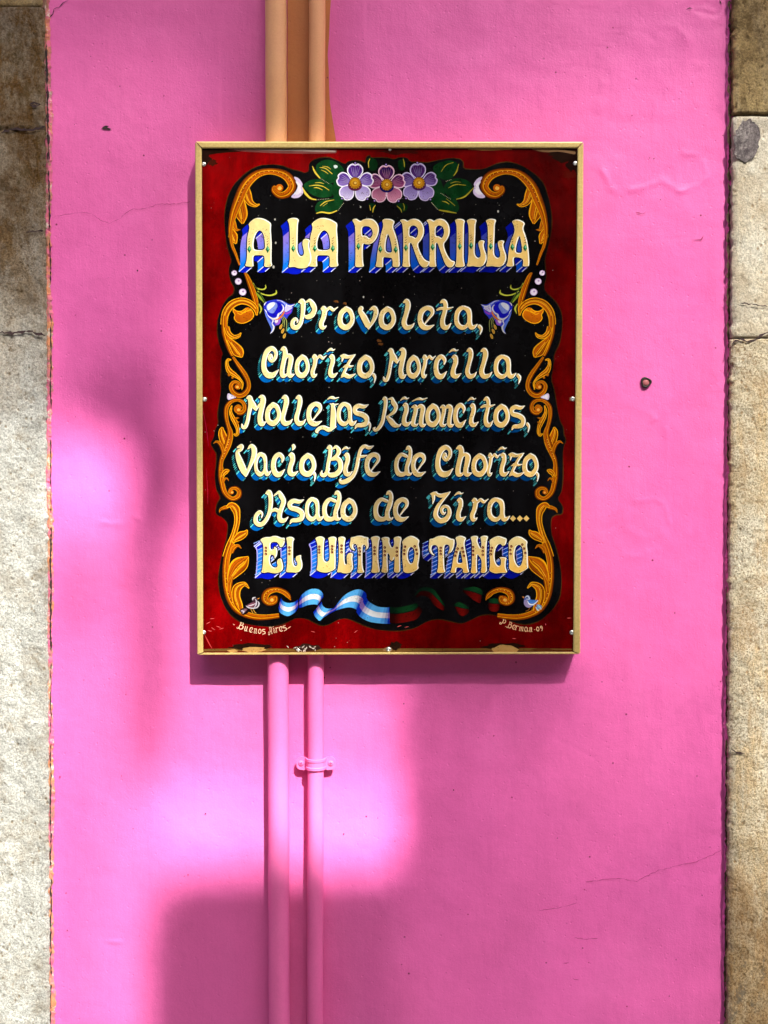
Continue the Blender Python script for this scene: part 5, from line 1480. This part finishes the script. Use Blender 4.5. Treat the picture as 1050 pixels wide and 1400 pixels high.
# signatures, thin brush lettering
sg = lettering('small cream signature lettering along the bottom of the board', 860)
def tiny(s, path, size, col):
    """place small letters along an arc: path(t) -> x, y, angle"""
    acc = Acc(); k = 0
    for ch, t_, sc in s:
        x, y, a = path(t_)
        (ox, oy), sts = G[ch]
        polys = [stroke_poly([(p[0], p[1], p[2] * 0.66 + 3) for p in q], 3) for q in sts]
        xs = [p[0] for q in polys for p in q]; mn, mx = min(xs), max(xs); c = (mn + mx) / 2
        sh = []
        for q in polys:
            l = []
            for p in q:
                u = (p[0] - c) / 7.5 * size * sc; v_ = (p[1] - oy) / 7.5 * size
                l.append((x + u * math.cos(a) - v_ * math.sin(a), y + u * math.sin(a) + v_ * math.cos(a)))
            sh.append([l])
        v, t2 = union(sh)
        acc.add([tuple(p) for p in v], t2, lin(col), 0.10 + 0.004 * k); k += 1
    return acc
G['u'] = ((350, 388), [[(355,180,16),(385,175,36),(372,260,40),(372,340,46),(410,372,38),(450,330,20)], [(470,175,40),(462,260,42),(458,340,46),(480,375,36),(508,360,5)]])
G['m'] = ((350, 388), [[(355,190,10),(385,182,36),(388,230,38),(372,310,38),(366,370,34)], [(395,205,14),(430,178,32),(452,205,40),(442,300,38),(438,368,34)], [(462,205,14),(500,178,32),(524,205,42),(514,300,38),(512,365,40),(548,360,5)]])
G['0'] = G['o']
G['9'] = ((350, 388), [[(450,240,30),(400,250,40),(375,205,40),(400,165,36),(450,170,38),(470,220,44),(455,300,40),(410,375,30),(375,385,8)]])
G['-'] = ((350, 388), [[(360,290,20),(400,286,26),(430,284,14)]])
G['.'] = ((350, 388), [[(360,372,30),(372,374,30)]])
def p1(t_):
    x = 325 + 66 * t_; u = (t_ - 0.55)
    y = 866.5 - 26 * u * u * 1.0 + 0.5
    return x, y, (0.30 - 0.62 * t_)
a = tiny([('B',0.04,1.2),('u',0.165,.9),('e',0.27,.9),('n',0.365,.9),('o',0.455,.9),('s',0.54,.9),('A',0.68,.55),('i',0.765,.8),('r',0.835,.9),('e',0.91,.9),('s',0.99,.9)], p1, 0.235, (226, 190, 160))
for pts in ([(318.5,853,.3),(320,854,1.0),(321,854.5,.3)], [(392.5,860,.3),(396,857.5,.9),(397.5,856.5,.3)]):
    lanes(a, pts, [lin((226, 150, 130))] * 2, 4, 0.1)
a.build('letter', sg, M_PALE, label='signature reading Buenos Aires')
def p2(t_):
    x = 684 + 60 * t_; u = (t_ - 0.68)
    y = 864 - 22 * u * u
    return x, y, (0.42 - 0.72 * t_)
a = tiny([('P',0.03,1.0),('.',0.115,.9),('B',0.19,1.0),('e',0.30,.95),('r',0.375,.9),('m',0.475,1.05),('a',0.60,.9),('n',0.70,.95),('-',0.79,.8),('0',0.865,.9),('9',0.955,.9)], p2, 0.215, (226, 180, 140))
lanes(a, [(745.5,852.5,.4),(746.2,854,.9),(745.8,855,.3)], [lin((220, 90, 110))] * 2, 4, 0.1)
a.build('letter', sg, M_PALE, label='signature reading P. Berman - 09')

# rivets
for (px, py, r_) in ((278.6,224.5,2.9),(279.6,546,2.9),(278.8,864.5,2.7),(786.5,223.5,3.0),(783.0,545.5,3.0),(782.0,864.8,3.2),(531.5,888,3.3),(533,204.5,2.0),(408,889,2.2)):
    q = P(px, py, D_PN)
    screw('rivet', q[0], q[2], -D_PN - 0.0001, r_ * 0.00115, M_METAL, sign, slot=False, dome=0.55, hole=True)
# bare metal halo round some rivets
hal = Acc()
for (px, py, r_) in ((279.6,546,5.5),(531.5,888,7),(783,545.5,5)):
    pts = [(px + r_ * random.uniform(.55, 1.25) * math.cos(k / 14 * 6.283), py + min(3.4, r_ * random.uniform(.5, 1.0)) * math.sin(k / 14 * 6.283)) for k in range(14)]
    v, t = union([[pts]])
    hal.add([tuple(p) for p in v], t, lin((120, 92, 66)), 0.085)
hal.build('chipped_paint', sign, M_PAINT)

# ------------------------------------------------------------------ the street behind the camera: pavement, house opposite, added shade tree
pav = NT('pavement_stone')
pc_ = pav.mix(pav.ramp(pav.voro(9, None), [(0.1, 0.0), (0.5, 1.0)]), (0.05, 0.048, 0.045), (0.09, 0.085, 0.08))
M_PAV = pav.done(pc_, 0.8, pav.bump(pav.voro(9), 0.5, 0.01))
slab('ground', -60, 60, -1.8, -1.5, -60, 0.3, M_PAV, kind='structure')
M_HOUSE = m_simple('ochre_render', (0.16, 0.13, 0.09), 0.85, 0, 4, 0.2, 0.3)
M_SHUT = m_simple('dark_shutter', (0.03, 0.05, 0.04), 0.5)
house = empty('town_house', (0, -7.6, -1.5), label='two storey rendered town house across the street from the sign', category='house')
slab('house_wall', -12, 12, -1.5, 5.6, -9.0, -7.6, M_HOUSE, house)
for fl in range(2):
    for k in range(8):
        x = -10.4 + k * 2.9; z = -0.6 + fl * 3.1
        slab('window', x, x + 1.0, z, z + 1.7, -7.602, -7.57, M_SHUT, house)

# unseen tree added to shape the sunlight, leaves sized from T; T = share of the sun that gets through over wall pixel (px, py)
def sm(a, b, x):
    t_ = min(1.0, max(0.0, (x - a) / (b - a)))
    return t_ * t_ * (3 - 2 * t_)
def box(x, y, x0, x1, y0, y1, f=8):
    return sm(x0 - f, x0 + f, x) * (1 - sm(x1 - f, x1 + f, x)) * sm(y0 - f, y0 + f, y) * (1 - sm(y1 - f, y1 + f, y))
def gauss(x, y, cx, cy, rx, ry):
    return math.exp(-((x - cx) / rx) ** 2 - ((y - cy) / ry) ** 2)
def through(x, y):
    t = 0.12 * (1 - sm(430, 560, y) * sm(90, 150, x)) * (1 - sm(540, 600, y)) * sm(-60, 160, y) * (1 - 0.7 * sm(240, 330, x)) * (1 - sm(320, 340, x) * (1 - sm(215, 235, y)))
    rt = (0.13 + 0.15 * sm(560, 900, x)) * (0.40 + 0.60 * sm(20, 190, y)) * (1 - 0.62 * sm(780, 1250, y))
    rt *= 1 - 0.65 * gauss(x, y, 680, 955, 120, 55)
    if x > 1004: rt = 0.10 + 0.36 * sm(150, 200, y) - 0.18 * sm(1120, 1300, y)
    t = max(t, rt * sm(430, 530, x) * (1 - (1 - sm(500, 560, x)) * sm(560, 620, y)))
    if x < 330:
        # arc of light on the left with darker patches in it
        ey = 566 + 0.0052 * max(0.0, x - 70) ** 2
        arc_ = sm(ey - 4, ey + 12, y) * (1 - sm(176, 192, x))
        lv = 0.42 + 0.52 * gauss(x, y, 118, 655, 62, 58) - 0.20 * gauss(x, y, 105, 812, 50, 42) + 0.10 * gauss(x, y, 90, 1000, 60, 90)
        lv -= 0.08 * sm(1180, 1260, y) * (1 - sm(100, 150, x)); lv += 0.16 * gauss(x, y, 172, 1300, 34, 130)
        t = max(t, arc_ * lv)
        if x < 66: t = max(t, 0.66 * sm(540, 640, y), 0.35 * sm(330, 480, y))
        t = max(t, (0.42 + 0.16 * gauss(x, y, 172, 1300, 40, 130)) * sm(1060, 1100, y) * (1 - sm(196, 214, x)))
        t = max(t, 0.50 * sm(216, 240, x) * sm(640, 760, y) * (1 - sm(1188, 1204, y)))
        t = max(t, (0.02 + 0.06 * sm(720, 860, y) + 0.24 * sm(960, 1070, y)) * sm(560, 620, y) * (1 - sm(1180, 1200, y)))
        t += 0.62 * gauss(x, y, 240, 1122, 52, 46) * (1 - sm(1186, 1204, y))
        t = max(t, 0.36 * sm(210, 255, x) * sm(280, 440, y) * (1 - sm(575, 615, y)))
    # over the board and below it
    if x >= 240:
        t3 = (1 - sm(470, 486, x)) * sm(228, 246, y) * 0.34 * sm(240, 262, x) * (1 - sm(935, 950, y))
        t = max(t, t3)
        t4 = (1 - sm(532, 558, x)) * sm(880, 945, y) * (1 - sm(1176, 1200, y)) * sm(236, 256, x)
        lv = 0.52 + 0.48 * sm(1040, 1110, y)
        lv -= 0.22 * gauss(x, y, 350, 1150, 45, 60)
        t = max(t, t4 * lv)
    t = max(t, 0.6 * gauss(x, y, 212, 1212, 26, 26))
    return min(1.0, t)
TL = 9.0
tree = empty('added_shade_tree', (5.2, -5.4, -1.5), label='leafy tree added out of view, its leaves sized to shade the wall in patches', category='tree')
V = []; F = []
c_ = 14.0
yy = -420.0
TT_ = [0, .003, .017, .053, .125, .231, .358, .486, .607, .711, .799, .872, .928, .968, 1]
FF_ = [1.5, 1.4, 1.3, 1.2, 1.1, 1.0, .9, .8, .7, .6, .5, .4, .3, .2, 0]
def leaf(px, py, size):
    w0 = Vector(P(px, py, 0.0)) + SUN * (TL + random.uniform(-0.35, 0.35))
    rot = random.uniform(0, math.pi)
    shp = [(-0.62, 0), (-0.2, -0.48), (0.3, -0.42), (0.66, 0), (0.3, 0.42), (-0.2, 0.48)]
    o = len(V)
    for (a, b) in shp:
        u = (a * math.cos(rot) - b * math.sin(rot)) * size; v_ = (a * math.sin(rot) + b * math.cos(rot)) * size
        V.append(w0 + Vector((u, 0, v_)) + SUN * random.uniform(-0.012, 0.012))
    F.append((o, o + 1, o + 2, o + 3, o + 4, o + 5))
while yy < 1820:
    xx = -420.0
    while xx < 1500:
        jx, jy = xx + random.uniform(-1.7, 1.7), yy + random.uniform(-1.7, 1.7)
        t_ = through(jx, jy)
        if t_ < 0.04:
            leaf(jx, jy, 0.0280)
        elif t_ < 0.97:
            leaf(jx, jy, 0.0161 * float(np.interp(t_, TT_, FF_)))
        xx += c_
    yy += c_
for k in range(5000):
    a = random.uniform(0, 6.283); r_ = math.sqrt(random.random()) * 2200
    x, y = 540 + r_ * math.cos(a), 700 + r_ * math.sin(a)
    if -420 < x < 1500 and -420 < y < 1820: continue
    leaf(x, y, 0.075)
M_LEAF = m_simple('tree_leaf', (0.06, 0.10, 0.03), 0.6)
mesh_obj('crown', V, F, M_LEAF, tree)
M_BARK = m_simple('bark', (0.12, 0.09, 0.06), 0.9, 0, 20, 0.4, 0.8)
V = []; F = []
tr_pts = [((5.2, -5.4, -1.5), 0.17), ((5.1, -5.4, 1.0), 0.14), ((5.25, -5.5, 3.2), 0.12), ((4.9, -5.6, 5.2), 0.09), ((4.6, -5.7, 7.0), 0.05), ((4.3, -5.7, 8.2), 0.02)]
for k, (p, r_) in enumerate(tr_pts):
    for i in range(12):
        a = 6.283 * i / 12
        V.append((p[0] + r_ * math.cos(a), p[1] + r_ * math.sin(a), p[2]))
    if k:
        for i in range(12):
            j = (i + 1) % 12
            F.append(((k - 1) * 12 + i, (k - 1) * 12 + j, k * 12 + j, k * 12 + i))
mesh_obj('trunk', V, F, M_BARK, tree, smooth=True)
